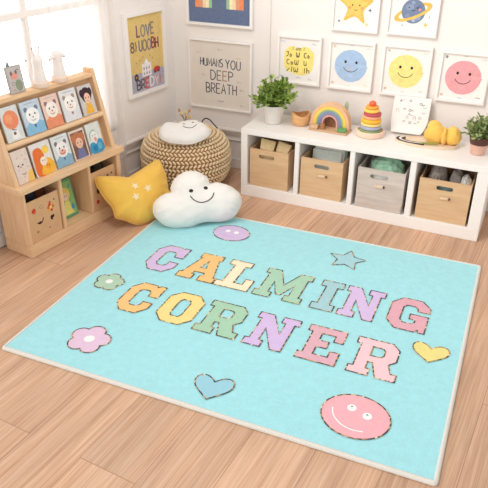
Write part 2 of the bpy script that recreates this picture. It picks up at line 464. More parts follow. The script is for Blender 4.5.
# ------------------------------------------------------------------ stroke lettering
G = {
 'L': [[(0, 1), (0, 0), (.5, 0)]], 'O': [arc(.32, .5, .32, 90, 450, 20, .5)], 'V': [[(0, 1), (.3, 0), (.6, 1)]],
 'E': [[(.5, 1), (0, 1), (0, 0), (.5, 0)], [(0, .52), (.42, .52)]],
 'B': [[(0, 0), (0, 1)]+arc(.2, .75, .27, 90, -90, 10, .25)+[(0, .5)]+arc(.22, .25, .3, 90, -90, 10, .25)+[(0, 0)]],
 'R': [[(0, 0), (0, 1)]+arc(.22, .74, .28, 90, -90, 10, .26)+[(0, .48)], [(.2, .48), (.52, 0)]],
 'D': [[(0, 0), (0, 1)]+arc(.12, .5, .46, 90, -90, 14, .5)+[(0, 0)]],
 'Y': [[(0, 1), (.28, .5), (.56, 1)], [(.28, .5), (.28, 0)]], 'H': [[(0, 0), (0, 1)], [(.5, 0), (.5, 1)], [(0, .5), (.5, .5)]],
 'U': [[(0, 1), (0, .3)]+arc(.26, .28, .26, 180, 360, 12, .28)+[(.52, 1)]],
 'M': [[(0, 0), (.04, 1), (.35, .3), (.66, 1), (.7, 0)]], 'A': [[(0, 0), (.28, 1), (.56, 0)], [(.12, .38), (.45, .38)]],
 'N': [[(0, 0), (0, 1), (.5, 0), (.5, 1)]],
 'S': [arc(.24, .75, .23, 40, 270, 14, .25)+arc(.24, .25, .24, 90, -140, 14, .25)],
 'P': [[(0, 0), (0, 1)]+arc(.22, .74, .28, 90, -90, 10, .26)+[(0, .48)]], 'T': [[(0, 1), (.6, 1)], [(.3, 1), (.3, 0)]],
 '8': [arc(.22, .75, .2, 90, 450, 14, .24), arc(.22, .26, .24, 90, 450, 14, .26)], ')': [[(.05, 1), (.14, .5), (.05, 0)]],
 'w': [[(0, .8), (.02, .2), (.16, 0), (.3, .2), (.32, .7), (.32, .2), (.46, 0), (.6, .2), (.62, .8)]],
 'c': [arc(.25, .4, .25, 50, 310, 12, .4)], 'u': [[(0, .8), (.02, .15), (.2, 0), (.4, .15), (.42, .8), (.42, 0)]],
 'j': [[(0, .75), (.4, .75), (.3, .2), (0, 0)]], 'o': [arc(.15, .22, .15, 0, 360, 10, .22)], '/': [[(0, 0), (.4, .6)]],
 'i': [[(.1, .9), (.05, 0)]], 'h': [[(0, 1), (0, 0)], [(0, .4), (.2, .55), (.35, .4), (.38, 0)]],
 'n': [[(0, .7), (0, 0)], [(0, .5), (.2, .7), (.36, .5), (.36, 0)]], '-': [[(0, .3), (.4, .4)]],
}
WID = {k: max(p[0] for st in v for p in st) for k, v in G.items()}
def text_w(t, h, gap): return sum((WID.get(c, .35)+gap)*h for c in t)-gap*h
def write(bm, t, x, y, h, wd, cols, z, gap=.22, width=None, jit=0):
    """hand lettering centred on x with its base at y"""
    sx = 1
    tw = text_w(t, h, gap)
    if width: sx = width/tw; tw = width
    cx = x-tw/2; k = 0
    for ch in t:
        if ch == ' ': cx += (.35+gap)*h*sx; continue
        c = cols[k % len(cols)]; dy = jit*h*math.sin(k*2.4+1); k += 1
        for i, st in enumerate(G[ch]):
            bm.ribbon([(cx+p[0]*h*sx, y+dy+p[1]*h) for p in st], wd, z+.00004*i, ink(c))
        cx += (WID[ch]+gap)*h*sx

# ------------------------------------------------------------------ pictures on the walls
def picture(label, W, H, base, rotz, draw, paper, fw=.013, depth=.022, name='framed_print', group=None):
    t = thing(name, label, 'framed print', base, (PI/2, 0, rotz), group)
    f = MB()
    o = [(-W/2, -H/2), (W/2, -H/2), (W/2, H/2), (-W/2, H/2)]
    i = [(-W/2+fw, -H/2+fw), (W/2-fw, -H/2+fw), (W/2-fw, H/2-fw), (-W/2+fw, H/2-fw)]
    f.prism(o, .001, depth-.002, M['frame_white'], [i])
    e = .0025
    o2 = [(-W/2+e, -H/2+e), (W/2-e, -H/2+e), (W/2-e, H/2-e), (-W/2+e, H/2-e)]
    f.prism(o2, depth-.002, depth, M['frame_white'], [i])
    f.build('picture_frame', t)
    a = MB()
    a.box(-W/2+fw-.004, W/2-fw+.004, -H/2+fw-.004, H/2-fw+.004, .004, .0105, paper, 0)
    draw(a, W-2*fw, H-2*fw, .0109)
    a.build('artwork', t)
    return t
INKD = (58, 52, 50)
def corners(a, w, h, z, cs):
    for k, (px, py) in enumerate(((-.42, .42), (.41, .40), (-.42, -.41), (.40, -.42))):
        c = cs[k % len(cs)]
        if k % 2 == 0: a.prism(starpoly(px*w, py*h, .011, .005, 5, 1.2+k), None, z, ink(c))
        else:
            a.ribbon([(px*w-.012, py*h), (px*w-.004, py*h+.006), (px*w+.004, py*h), (px*w+.012, py*h+.005)], .0025, z, ink(c))
    a.ribbon([(-.01, .455*h), (.01, .458*h)], .003, z, ink(cs[1])); a.ribbon([(-.012, -.45*h), (.008, -.447*h)], .0025, z, ink(cs[0]))
def smiley(c, c2, cs, blush=None):
    def d(a, w, h, z):
        a.disc(0, 0, .092, z, ink(c), .089, wob=.03)
        for k in range(9):
            an = k*.9; r = .03+.045*((k*37 % 10)/10)
            a.disc(r*math.cos(an), r*math.sin(an), .012+.002*k, z+.0002+.00003*k, ink(c2 if k % 2 else c), .010, 14, wob=.5)
        if blush: a.disc(-.005, -.018, .024, z+.0006, ink(blush), .02, 16, wob=.2)
        for sx in (-1, 1): a.disc(.001+sx*.031, .022, .0068, z+.0009, ink(INKD), .0078, 18)
        sm = arc(0, .004, .042, 200, 340, 18, .036)
        a.ribbon(sm, .0032, z+.0009, ink(INKD))
        corners(a, w, h, z, cs)
    return d
def art_star(a, w, h, z):
    P = catmull([(-.002, .098), (.026, .050), (.092, .036), (.045, -.018), (.052, -.084), (-.002, -.052), (-.062, -.076), (-.046, -.012), (-.098, .036), (-.034, .048)], 5)
    y0 = -.005
    a.prism([(p[0], p[1]+y0) for p in P], None, z, ink((240, 188, 96)))
    a.prism([(p[0]*.72-.004, p[1]*.72+y0) for p in P], None, z+.0003, ink((244, 198, 108)))
    for sx in (-.019, .02): a.disc(sx, .002, .004, z+.0007, ink(INKD))
    a.ribbon(arc(.001, -.016, .009, 200, 340, 10), .0025, z+.0007, ink(INKD))
    a.disc(-.033, -.012, .008, z+.0006, ink((240, 160, 110))); a.disc(.034, -.012, .008, z+.0006, ink((240, 160, 110)))
    a.prism(starpoly(.078, -.02, .010, .005, 4), None, z, ink((92, 100, 138)))
    a.prism(starpoly(-.088, -.085, .009, .005, 4), None, z, ink((130, 136, 156)))
    a.prism(starpoly(.066, -.094, .014, .006, 5), None, z, ink((240, 212, 150)))
    a.prism(starpoly(-.07, .095, .011, .005, 5), None, z, ink((240, 212, 150)))
def art_planet(a, w, h, z):
    y0 = -.012
    ring = [(.102*math.cos(k*PI/24), .034*math.sin(k*PI/24)) for k in range(48)]
    hole = [(.078*math.cos(k*PI/24), .020*math.sin(k*PI/24)) for k in range(48)]
    ca, sa = math.cos(R(24)), math.sin(R(24))
    rt = lambda P: [(p[0]*ca-p[1]*sa-.002, p[0]*sa+p[1]*ca+y0-.004) for p in P]
    a.prism(rt(ring), None, z, ink((236, 186, 92)), [rt(hole)])
    a.disc(0, y0, .061, z+.0004, ink((120, 134, 162)), n=40)
    for x, y, r, c in ((-.02, .02, .02, (142, 156, 182)), (.022, -.03, .018, (150, 164, 188)), (.03, .022, .012, (104, 118, 150)), (-.028, -.024, .014, (134, 146, 170)), (-.005, .044, .010, (150, 162, 186)), (.005, -.046, .010, (170, 184, 200))):
        a.disc(x, y0+y, r, z+.0006, ink(c), r*.8, 18, wob=.3)
    fr = arc(0, 0, 1, 180, 360, 24)
    band = [(.102*p[0], .034*p[1]) for p in fr]+[(.078*p[0], .020*p[1]) for p in reversed(fr)]
    a.prism(rt(band), None, z+.001, ink((238, 190, 98)))
    for sx in (-.022, .02): a.disc(sx-.002, y0+.018, .0035, z+.0012, ink(INKD))
    a.ribbon(arc(-.001, y0+.012, .010, 200, 340, 10), .0025, z+.0012, ink(INKD))
    a.disc(.032, y0+.010, .007, z+.0011, ink((226, 150, 130)))
    a.prism(starpoly(.07, -.076, .014, .006, 4), None, z, ink((238, 194, 104)))
    a.prism(starpoly(-.086, .042, .010, .005, 5), None, z, ink((216, 208, 200)))
    for x, y in ((-.05, -.085), (.085, -.035), (.06, .09), (-.07, .09)): a.disc(x, y, .0035, z, ink((120, 116, 140)), n=10)
def art_yellow(a, w, h, z):
    P = catmull([(-.085, .05), (-.05, .078), (0, .07), (.04, .08), (.085, .05), (.088, 0), (.08, -.05), (.04, -.078), (0, -.085), (-.05, -.07), (-.088, -.045), (-.09, .01)], 5)
    a.prism(P, None, z, ink((248, 226, 134)))
    k = (64, 54, 40)
    write(a, 'i onn i', -.006, .056, .021, .0026, [k], z+.0004)
    write(a, 'jo w co', -.008, .018, .034, .0042, [k], z+.0004, .3, .138)
    write(a, 'cow u', -.014, -.026, .034, .0042, [k], z+.0004, .35, .118)
    write(a, '/iw ih', -.004, -.068, .032, .0042, [k], z+.0004, .3, .138)
    for x, y, c in ((-.1, .1, (214, 208, 222)), (.085, .095, (206, 208, 224)), (-.1, -.1, (206, 208, 224)), (.07, -.105, (214, 208, 216)), (0, -.1, (210, 206, 220))):
        a.ribbon([(x-.014, y), (x, y+.004), (x+.014, y-.002)], .006, z, ink(c))
def art_humans(a, w, h, z):
    n = (66, 74, 88)
    write(a, 'HUMANS', -.058, .052,   .046, .0058, [n, (74, 84, 92)], z, .17, .150, .05)
    write(a, 'YOU', .085, .046, .052, .0058, [n, (86, 84, 92), (70, 80, 96)], z, .2, .098, .05)
    write(a, 'DEEP', .010, -.030, .058, .006, [n, (112, 112, 98), (176, 120, 96), (90, 90, 92)], z, .2, .148)
    write(a, 'BREATH', .006, -.112, .060, .006, [n, (78, 88, 104), (84, 84, 92)], z, .18, .206)
    for x, y, c in ((-.12, -.005, (214, 176, 158)), (.118, -.03, (204, 190, 160)), (.135, -.078, (176, 178, 140)), (.115, .112, (216, 190, 150)), (-.01, .155, (206, 186, 176)), (-.15, .13, (214, 190, 176)), (.14, -.175, (206, 184, 160))):
        a.prism(starpoly(x, y, .010, .004, 4, .5), None, z, ink(c)); a.ribbon([(x+.012, y+.004), (x+.022, y-.006)], .004, z, ink(c))
    a.ribbon([(-.02, -.158), (-.008, -.164), (0, -.157), (.010, -.164), (.024, -.156)], .0035, z, ink((150, 140, 134)))
def art_rainbow(a, w, h, z):
    a.box(-w/2, w/2, -h/2, h/2, z-.0003, z, ink((104, 118, 148)), 0)
    y0, yb = -.05, -.112
    for r0, r1, c in ((.128, .156, (236, 146, 100)), (.106, .128, (228, 160, 130)), (.086, .106, (240, 214, 170)), (.066, .086, (246, 232, 196)), (.046, .066, (160, 196, 156))):
        P = [(r1, yb)]+arc(0, y0, r1, 0, 180, 28)+[(-r1, yb), (-r0, yb)]+arc(0, y0, r0, 180, 0, 28)+[(r0, yb)]
        a.prism(P, None, z+.0005, ink(c))
    for x, y in ((-.17, .13), (.16, .15), (.1, .17), (-.1, .16), (0, .14)): a.prism(starpoly(x, y, .008), None, z+.0005, ink((236, 222, 190)))
def art_love(a, w, h, z):
    yb = -.108
    a.box(-w/2, w/2, yb, h/2, z-.0003, z, ink((224, 194, 126)), 0)
    a.box(-w/2, w/2, -h/2, yb, z-.0003, z, ink((176, 172, 186)), 0)
    c1 = [(128, 96, 104), (150, 142, 134), (110, 116, 132), (150, 132, 122)]
    write(a, 'LOVE', .005, .098, .062, .011, c1, z+.0004, .2, .150, .05)
    write(a, '8)', -.105, .020, .055, .009, [(120, 96, 92), (140, 110, 84)], z+.0004, .2, .045)
    write(a, 'UOOGH'.replace('G', 'B'), .028, .016, .060, .010, [(128, 124, 132), (150, 128, 112), (140, 132, 140), (160, 74, 74), (128, 62, 74)], z+.0004, .15, .170, .05)
    # little white house with a pitched roof
    a.prism([(-.045, -.135), (.038, -.135), (.038, -.06), (.018, -.06), (-.003, -.028), (-.026, -.06), (-.045, -.06)], None, z+.0004, ink((238, 232, 232)))
    for x in (-.028, -.004, .018):
        for y in (-.118, -.088): a.prism([(x-.005, y-.008), (x+.006, y-.008), (x+.006, y+.008), (x-.005, y+.008)], None, z+.0008, ink((176, 160, 170)))
    for x, y in ((-.06, -.035), (-.03, -.02), (.03, -.018), (.052, -.04), (-.09, -.045)): a.prism(starpoly(x, y, .008), None, z+.0004, ink((186, 150, 120)))
    a.disc(.088, -.112, .032, z+.0005, ink((196, 76, 66)), .018); a.disc(.07, -.126, .008, z+.0008, ink((90, 60, 60))); a.disc(.105, -.124, .008, z+.0008, ink((90, 60, 60)))
    a.disc(-.098, -.128, .018, z+.0005, ink((84, 66, 66)), .022); a.disc(-.098, -.128, .007, z+.0008, ink((190, 140, 90)))
    a.ribbon([(-.055, -.148), (0, -.143), (.05, -.147)], .012, z+.0003, ink((150, 132, 134)))
    write(a, 'BREDY)', .010, -.204, .056, .010, [(96, 88, 96), (120, 100, 104), (206, 100, 90), (232, 228, 226), (236, 200, 196), (200, 130, 110)], z+.0006, .14, .215, .04)

BW = WY-.0005
picture('framed rainbow print on slate blue, above the deep breath print', .427, .424, (-1.681, BW, 1.098), 0, art_rainbow, M['paper'], .016)
picture('framed beige print lettered humans you deep breath, beside the room corner', .422, .424, (-1.679, BW, .595), 0, art_humans, M['paper_beige'], .011)
picture('framed lettering print on a yellow patch, behind the left plant', .262, .275, (-1.177, BW, .736), 0, art_yellow, M['paper'])
picture('framed blue smiling face print above the rainbow toy', .259, .272, (-.872, BW, .735), 0, smiley((168, 194, 224), (174, 199, 227), [(222, 200, 160), (206, 196, 200), (226, 190, 170)], (180, 192, 216)), M['paper'])
picture('framed yellow smiling face print, between the blue and pink faces', .264, .275, (-.566, BW, .737), 0, smiley((243, 224, 142), (240, 218, 134), [(206, 186, 170), (214, 200, 170), (210, 176, 160)]), M['paper'])
picture('framed pink smiling face print above the mustard bundle', .256, .268, (-.263, BW, .736), 0, smiley((234, 164, 168), (236, 170, 172), [(130, 130, 138), (206, 196, 186), (224, 176, 170)]), M['paper'])
picture('framed yellow star print above the blue smiling face', .260, .272, (-.870, BW, 1.058), 0, art_star, M['paper'])
picture('framed ringed planet print above the yellow smiling face', .266, .272, (-.564, BW, 1.062), 0, art_planet, M['paper'])
picture('framed mustard and grey poster lettered love, on the left wall', .352, .478, COR+DW*-.271+NW*.0005+Vector((0, 0, .752)), A80, art_love, M['paper'], .022, .024, 'framed_poster')

# ------------------------------------------------------------------ rug
RX0, RX1, RY0, RY1, RT = -1.680, .022, 1.505, 2.938, .011
def rrect(x0, x1, y0, y1, r, n=6):
    o = []
    for cx, cy, a in ((x1-r, y0+r, -90), (x1-r, y1-r, 0), (x0+r, y1-r, 90), (x0+r, y0+r, 180)): o += arc(cx, cy, r, a, a+90, n)
    return o
rug = thing('rug', 'large aqua rug lettered calming corner, lying on the wood floor', 'rug', ((RX0+RX1)/2, (RY0+RY1)/2, 0))
cx, cy = (RX0+RX1)/2, (RY0+RY1)/2; hw, hh = (RX1-RX0)/2, (RY1-RY0)/2
b = MB(); b.prism(rrect(-hw+.012, hw-.012, -hh+.012, hh-.012, .012), .001, RT, M['rug']); b.build('pile', rug)
b = MB(); v = []; f = []; n = None
base = rrect(-hw+.008, hw-.008, -hh+.008, hh-.008, .009, 6)
# densify so that the stitched edge can waver a little
P = []
for i in range(len(base)):
    a, c = Vector(base[i]), Vector(base[(i+1) % len(base)]); k = max(1, int((c-a).length/.012))
    P += [a.lerp(c, j/k) for j in range(k)]
N = len(P); prof = [(.008, .0005), (.0085, .006), (.005, .0115), (0, .0132), (-.006, .0128), (-.0075, .009), (-.0075, .0005)]
for i, p in enumerate(P):
    t = (P[(i+1) % N]-P[i-1]).normalized(); nn = Vector((t.y, -t.x)); st = 1+.07*(i % 2)
    for o, z in prof: v.append((p.x+nn.x*o, p.y+nn.y*o, z*st))
L = len(prof)
for i in range(N):
    j = (i+1) % N
    for k in range(L): q = (k+1) % L; f.append((i*L+k, j*L+k, j*L+q, i*L+q))
b.add(v, f, M['binding']); b.build('binding', rug, 'cream overlocked edge binding', angle=180)

GL = {
 'C': ([(25, 0), (75, 0), (100, 22), (100, 40), (70, 40), (70, 30), (62, 22), (40, 22), (32, 30), (32, 70), (40, 78), (62, 78), (70, 70), (70, 60), (100, 60), (100, 100), (82, 100), (76, 94), (68, 100), (25, 100), (0, 78), (0, 22)], []),
 'O': ([(25, 0), (75, 0), (100, 20), (100, 80), (75, 100), (25, 100), (0, 80), (0, 20)], [[(40, 22), (34, 30), (34, 70), (40, 78), (60, 78), (66, 70), (66, 30), (60, 22)]]),
 'A': ([(0, 0), (42, 0), (42, 18), (34, 18), (37, 28), (63, 28), (66, 18), (58, 18), (58, 0), (100, 0), (100, 18), (93, 18), (74, 82), (80, 82), (80, 100), (20, 100), (20, 82), (26, 82), (7, 18), (0, 18)], [[(42, 45), (50, 74), (58, 45)]]),
 'L': ([(0, 0), (100, 0), (100, 40), (76, 40), (76, 20), (50, 20), (50, 82), (66, 82), (66, 100), (0, 100), (0, 82), (18, 82), (18, 18), (0, 18)], []),
 'M': ([(0, 0), (36, 0), (36, 18), (28, 18), (28, 56), (45, 16), (55, 16), (72, 56), (72, 18), (64, 18), (64, 0), (100, 0), (100, 18), (92, 18), (92, 82), (100, 82), (100, 100), (72, 100), (50, 50), (28, 100), (0, 100), (0, 82), (8, 82), (8, 18), (0, 18)], []),
 'I': ([(0, 0), (100, 0), (100, 20), (76, 20), (76, 80), (100, 80), (100, 100), (0, 100), (0, 80), (24, 80), (24, 20), (0, 20)], []),
 'N': ([(0, 0), (42, 0), (42, 18), (32, 18), (32, 56), (66, 0), (90, 0), (90, 82), (100, 82), (100, 100), (58, 100), (58, 82), (68, 82), (68, 46), (34, 100), (0, 100), (0, 82), (10, 82), (10, 18), (0, 18)], []),
 'G': ([(25, 0), (75, 0), (82, 8), (84, 0), (100, 0), (100, 52), (54, 52), (54, 36), (70, 36), (70, 28), (62, 22), (40, 22), (32, 30), (32, 70), (40, 78), (62, 78), (70, 70), (70, 64), (100, 64), (100, 80), (75, 100), (25, 100), (0, 78), (0, 22)], []),
 'R': ([(0, 0), (44, 0), (44, 18), (36, 18), (36, 36), (46, 36), (60, 0), (100, 0), (100, 18), (88, 18), (78, 40), (92, 52), (92, 84), (76, 100), (0, 100), (0, 82), (10, 82), (10, 18), (0, 18)], [[(36, 54), (36, 80), (58, 80), (64, 74), (64, 60), (58, 54)]]),
 'E': ([(0, 0), (100, 0), (100, 36), (76, 36), (76, 19), (38, 19), (38, 41), (64, 41), (64, 60), (38, 60), (38, 81), (74, 81), (74, 64), (98, 64), (98, 100), (0, 100), (0, 82), (12, 82), (12, 18), (0, 18)], []),
}
def patch(name, label, poly, holes, c, extra=None):
    m = _flat.get(('p', c))
    if not m: m = _flat[('p', c)] = rug_mat('patch_%d_%d_%d' % c, c, .035)
    b = MB(); z = RT+.0022
    b.prism(poly, RT-.002, z, m, holes)
    for l in [poly]+list(holes): b.ribbon(l, .0052, z+.0006, M['glitter'], True)
    if extra: extra(b, z+.0008)
    return b.build(name, rug, label)
def letter(ch, x0, x1, y0, y1, c, cn, row):
    o, h = GL[ch]
    f = lambda P: [(x0+(x1-x0)*p[0]/100-cx, y0+(y1-y0)*p[1]/100-cy) for p in P]
    patch('letter_'+ch.lower(), '%s letter %s in the %s' % (cn, ch, row), f(o), [f(k) for k in h], c)
T0, T1, B0, B1 = 2.262, 2.502, 1.918, 2.146
for a in (('C', -1.492, -1.338, (210, 188, 224), 'lilac'), ('A', -1.302, -1.112, (241, 194, 128), 'orange'), ('L', -1.106, -.938, (250, 230, 198), 'cream'),
          ('M', -.914, -.688, (168, 206, 180), 'green'), ('I', -.642, -.540, (164, 204, 210), 'pale blue'), ('N', -.520, -.348, (212, 188, 226), 'lilac'), ('G', -.312, -.146, (222, 168, 180), 'pink')):
    letter(a[0], a[1], a[2], T0, T1, a[3], a[4], 'back row')
for a in (('C', -1.432, -1.280, (243, 196, 130), 'orange'), ('O', -1.234, -1.066, (243, 217, 142), 'yellow'), ('R', -1.040, -.849, (166, 206, 178), 'green'),
          ('N', -.816, -.632, (210, 186, 226), 'lilac'), ('E', -.590, -.430, (220, 174, 186), 'dusky pink'), ('R', -.384, -.198, (239, 200, 206), 'pale pink')):
    letter(a[0], a[1], a[2], B0, B1, a[3], a[4], 'front row')
wp = M['white_print']
def circ(x, y, rx, ry, n=48): return [(x-cx+rx*math.cos(2*PI*k/n), y-cy+ry*math.sin(2*PI*k/n)) for k in range(n)]
def big_face(b, z):
    for ex, ey in ((-.308, 1.728), (-.248, 1.708)):
        b.disc(ex-cx, ey-cy, .0165, z, wp, .0175, 24); b.disc(ex-cx-.001, ey-cy+.006, .004, z+.0004, ink((150, 132, 140)), n=10)
    b.ribbon([(x-cx, y-cy) for x, y in catmull([(-.372, 1.706), (-.358, 1.668), (-.326, 1.638), (-.286, 1.625), (-.244, 1.630)], 6, False)], .005, z, wp)
patch('smiling_face', 'pink smiling face at the front right', circ(-.286, 1.694, .121, .106), [], (236, 176, 184), big_face)
def small_face(b, z):
    for ex in (-1.252, -1.205): b.disc(ex-cx, 2.762-cy, .0135, z, wp, .014, 20)
    b.ribbon([(x-cx, y-cy) for x, y in arc(-1.230, 2.728, .035, 200, 340, 12, .018)], .0025, z, ink((188, 160, 206)))
patch('smiling_face', 'lilac smiling face by the cloud cushion', circ(-1.228, 2.750, .098, .082), [], (210, 188, 222), small_face)
patch('star', 'pale blue star at the back', [(p[0]-cx, p[1]-cy) for p in starpoly(-.594, 2.724, .094, .047, 5, PI/2)], [], (164, 208, 216))
def flower(x, y, r, n=5, a0=.3):
    o = []
    for k in range(n*12):
        a = 2*PI*k/(n*12); rr = r*(.70+.30*abs(math.cos(n*(a-a0)/2))**.55)
        o.append((x-cx+rr*math.cos(a), y-cy+rr*math.sin(a)))
    return o
patch('flower', 'green flower at the left', flower(-1.553, 2.088, .070), [], (176, 206, 182), lambda b, z: b.disc(-1.553-cx, 2.088-cy, .017, z, wp, n=20))
patch('flower', 'pink flower at the front left', flower(-1.386, 1.690, .088), [], (224, 194, 218), lambda b, z: b.disc(-1.386-cx, 1.690-cy, .022, z, wp, n=20))
def heart(x, y, s, rot=0):
    o = []
    for k in range(48):
        t = 2*PI*k/48; px = 16*math.copysign(abs(math.sin(t))**2.0, math.sin(t)); py = 13*math.cos(t)-5*math.cos(2*t)-2*math.cos(3*t)-math.cos(4*t)
        px, py = px*s/32, (py+2)*s/32*.92
        o.append((x-cx+px*math.cos(rot)-py*math.sin(rot), y-cy+px*math.sin(rot)+py*math.cos(rot)))
    return o[::-1]
patch('heart', 'blue heart at the front', heart(-.806, 1.628, .150, R(6)), [], (154, 204, 219))
patch('heart', 'yellow heart at the right', heart(-.102, 2.150, .142), [], (232, 218, 138))

# ------------------------------------------------------------------ cushions
def pillow(outline, T, D, back=.6, rings=16, sub=5, wr=.004, seed=0, sm=3):
    P = [Vector(p) for p in catmull(outline, sub)]; N = len(P)
    c = sum(P, Vector((0, 0)))/N
    def dist(p):
        best = 9
        for i in range(N):
            a, q = P[i], P[(i+1) % N]; e = q-a; t = max(0, min(1, (p-a).dot(e)/e.length_squared)); best = min(best, (p-a-e*t).length)
        return best
    rows = []
    for r in range(rings):
        t = 1-(r/rings)**1.15
        rows.append([c+(p-c)*t for p in P])
    H = [[0]*N if r == 0 else [T*math.sqrt(max(0, 1-(1-min(dist(p)/D, 1))**2)) for p in rows[r]] for r in range(rings)]
    hc = T
    for _ in range(sm):
        H2 = [h[:] for h in H]
        for r in range(1, rings):
            for i in range(N):
                nb = [H[r-1][i], H[r][i-1], H[r][(i+1) % N], H[r+1][i] if r+1 < rings else hc]
                H2[r][i] = .5*H[r][i]+.125*sum(nb)
        H = H2; hc = sum(H[-1])/N
    def pucker(r, i):
        t = r/rings
        return wr*.9*noise.noise(Vector((i*.42+seed, t*1.5, 3)))*max(0, 1-abs(t-.16)/.22)
    def wrk(p, h, s):
        e = h/T
        return wr*(noise.noise(Vector((p.x*14+seed, p.y*14, s)))+.5*noise.noise(Vector((p.x*34, p.y*34+seed, s))))*min(1, e*1.6)
    v = []; f = []
    for r in range(rings):
        for i in range(N): v.append((rows[r][i].x, rows[r][i].y, H[r][i]+wrk(rows[r][i], H[r][i], 1)+pucker(r, i)))
    ci = len(v); v.append((c.x, c.y, hc))
    for r in range(1, rings):
        for i in range(N): v.append((rows[r][i].x, rows[r][i].y, -back*(H[r][i]+wrk(rows[r][i], H[r][i], 5))))
    cb = len(v); v.append((c.x, c.y, -back*hc))
    for r in range(rings-1):
        for i in range(N):
            j = (i+1) % N; f.append((r*N+i, r*N+j, (r+1)*N+j, (r+1)*N+i))
    bi = lambda r, i: i if r == 0 else ci+1+(r-1)*N+i
    for r in range(rings-1):
        for i in range(N):
            j = (i+1) % N; f.append((bi(r, j), bi(r, i), bi(r+1, i), bi(r+1, j)))
    for i in range(N):
        j = (i+1) % N; f.append(((rings-1)*N+i, (rings-1)*N+j, ci)); f.append((bi(rings-1, j), bi(rings-1, i), cb))
    ar = sum(P[i].x*P[(i+1) % N].y-P[(i+1) % N].x*P[i].y for i in range(N))
    if ar < 0: f = [tuple(reversed(q)) for q in f]
    tree = BVHTree.FromPolygons(v, f)
    def hz(x, y, off=.0015):
        hit = tree.ray_cast(Vector((x, y, 1)), Vector((0, 0, -1)))
        return (hit[0].z if hit[0] else 0)+off
    # piped seam around the edge
    seam = [(p.x, p.y, .0) for p in P]
    return v, f, hz, seam
def orient(P0, h, tilt):
    h = Vector((h[0], h[1], 0)).normalized(); t = R(tilt)
    n = h*math.cos(t)+Vector((0, 0, math.sin(t))); r = Vector((0, 0, 1)).cross(n).normalized(); u = n.cross(r)
    m = Matrix((r, u, n)).transposed().to_4x4(); m.translation = P0
    return m
def cushion(name, label, cat, outline, Mx, mtl, T, D, decor, **kw):
    t = thing(name, label, cat); t.matrix_world = Mx
    v, f, hz, seam = pillow(outline, T, D, **kw)
    b = MB(); b.add(v, f, mtl); b.tube(seam, .0022, mtl, 6, closed=True); b.build('cushion_cover', t, angle=180)
    decor(t, hz)
    return t
CLOUD = [(-0.266, -0.026), (-0.257, 0.016), (-0.228, 0.044), (-0.194, 0.061), (-0.163, 0.067), (-0.162, 0.091), (-0.154, 0.109), (-0.139, 0.136), (-0.113, 0.155), (-0.081, 0.171), (-0.047, 0.174), (-0.01, 0.167), (0.016, 0.151), (0.039, 0.13), (0.05, 0.101), (0.084, 0.103), (0.121, 0.094), (0.154, 0.08), (0.183, 0.059), (0.206, 0.035), (0.214, 0.007), (0.211, -0.024), (0.196, -0.05), (0.177, -0.076), (0.148, -0.096), (0.104, -0.107), (0.059, -0.106), (0.016, -0.103), (-0.028, -0.11), (-0.068, -0.123), (-0.105, -0.128), (-0.15, -0.124), (-0.189, -0.114), (-0.218, -0.098), (-0.239, -0.077), (-0.258, -0.054)]
def cloud_face(t, hz):
    for x, y in ((-.063, .060), (.017, .071)):
        b = MB(); k = 18
        v = [(x, y, hz(x, y, .0035))]+[(x+.0115*math.cos(2*PI*i/k), y+.0095*math.sin(2*PI*i/k), hz(x+.0115*math.cos(2*PI*i/k), y+.0095*math.sin(2*PI*i/k), .001)) for i in range(k)]
        b.add(v, [(0, i+1, (i+1) % k+1) for i in range(k)], M['stitch']); b.build('eye', t, 'dark embroidered eye')
    P = catmull([(-.070, .034), (-.056, .015), (-.036, .001), (-.009, -.005), (.019, .001), (.043, .016), (.058, .042)], 5, False)
    b = MB(); b.tube([(p[0], p[1], hz(p[0], p[1], .0008)) for p in P], .0026, M['stitch'], 6); b.build('smile', t, 'dark embroidered smile')
cushion('cloud_cushion', 'large white cloud cushion with a smile, sitting on the rug corner', 'cushion', CLOUD, orient((-1.432, 2.822, .119), (.55, -.83), 30), M['white_plush'], .092, .11, cloud_face, seed=3, back=.55, wr=.006)
STAR = [(-0.194, 0.158), (-0.166, 0.162), (-0.122, 0.15), (-0.073, 0.136), (-0.036, 0.12), (-0.007, 0.112), (0.035, 0.121), (0.087, 0.134), (0.147, 0.149), (0.193, 0.161), (0.21, 0.153), (0.215, 0.112), (0.216, 0.069), (0.205, 0.023), (0.191, -0.022), (0.208, -0.045), (0.219, -0.08), (0.189, -0.101), (0.122, -0.111), (0.09, -0.138), (0.044, -0.15), (-0.018, -0.157), (-0.074, -0.145), (-0.123, -0.106), (-0.169, -0.077), (-0.168, -0.046), (-0.168, -0.011), (-0.185, 0.034), (-0.197, 0.09), (-0.2, 0.125)]
def star_decor(t, hz):
    for x, y in ((-.030, .046), (.036, .014), (-.052, -.012)):
        P = starpoly(x, y, .024, .011, 5, .5); b = MB()
        b.add([(x, y, hz(x, y))]+[(p[0], p[1], hz(*p)) for p in P], [(0, i+1, (i+1) % 10+1) for i in range(10)], ink((250, 230, 184))); b.build('star_print', t, 'small pale printed star')
cushion('star_cushion', 'golden yellow star cushion leaning on the book display', 'cushion', STAR, orient((-1.783, 2.735, .130), (.90, -.44), 36), M['star_fabric'], .080, .125, star_decor, seed=9, back=.25, wr=.007)
SMALL = [(-0.146, -0.013), (-0.126, 0.017), (-0.087, 0.03), (-0.049, 0.016), (-0.021, 0.035), (0.019, 0.054), (0.06, 0.054), (0.09, 0.03), (0.12, 0.006), (0.144, -0.038), (0.137, -0.079), (0.103, -0.115), (0.055, -0.148), (0.011, -0.156), (-0.03, -0.152), (-0.087, -0.141), (-0.133, -0.107), (-0.148, -0.06)]
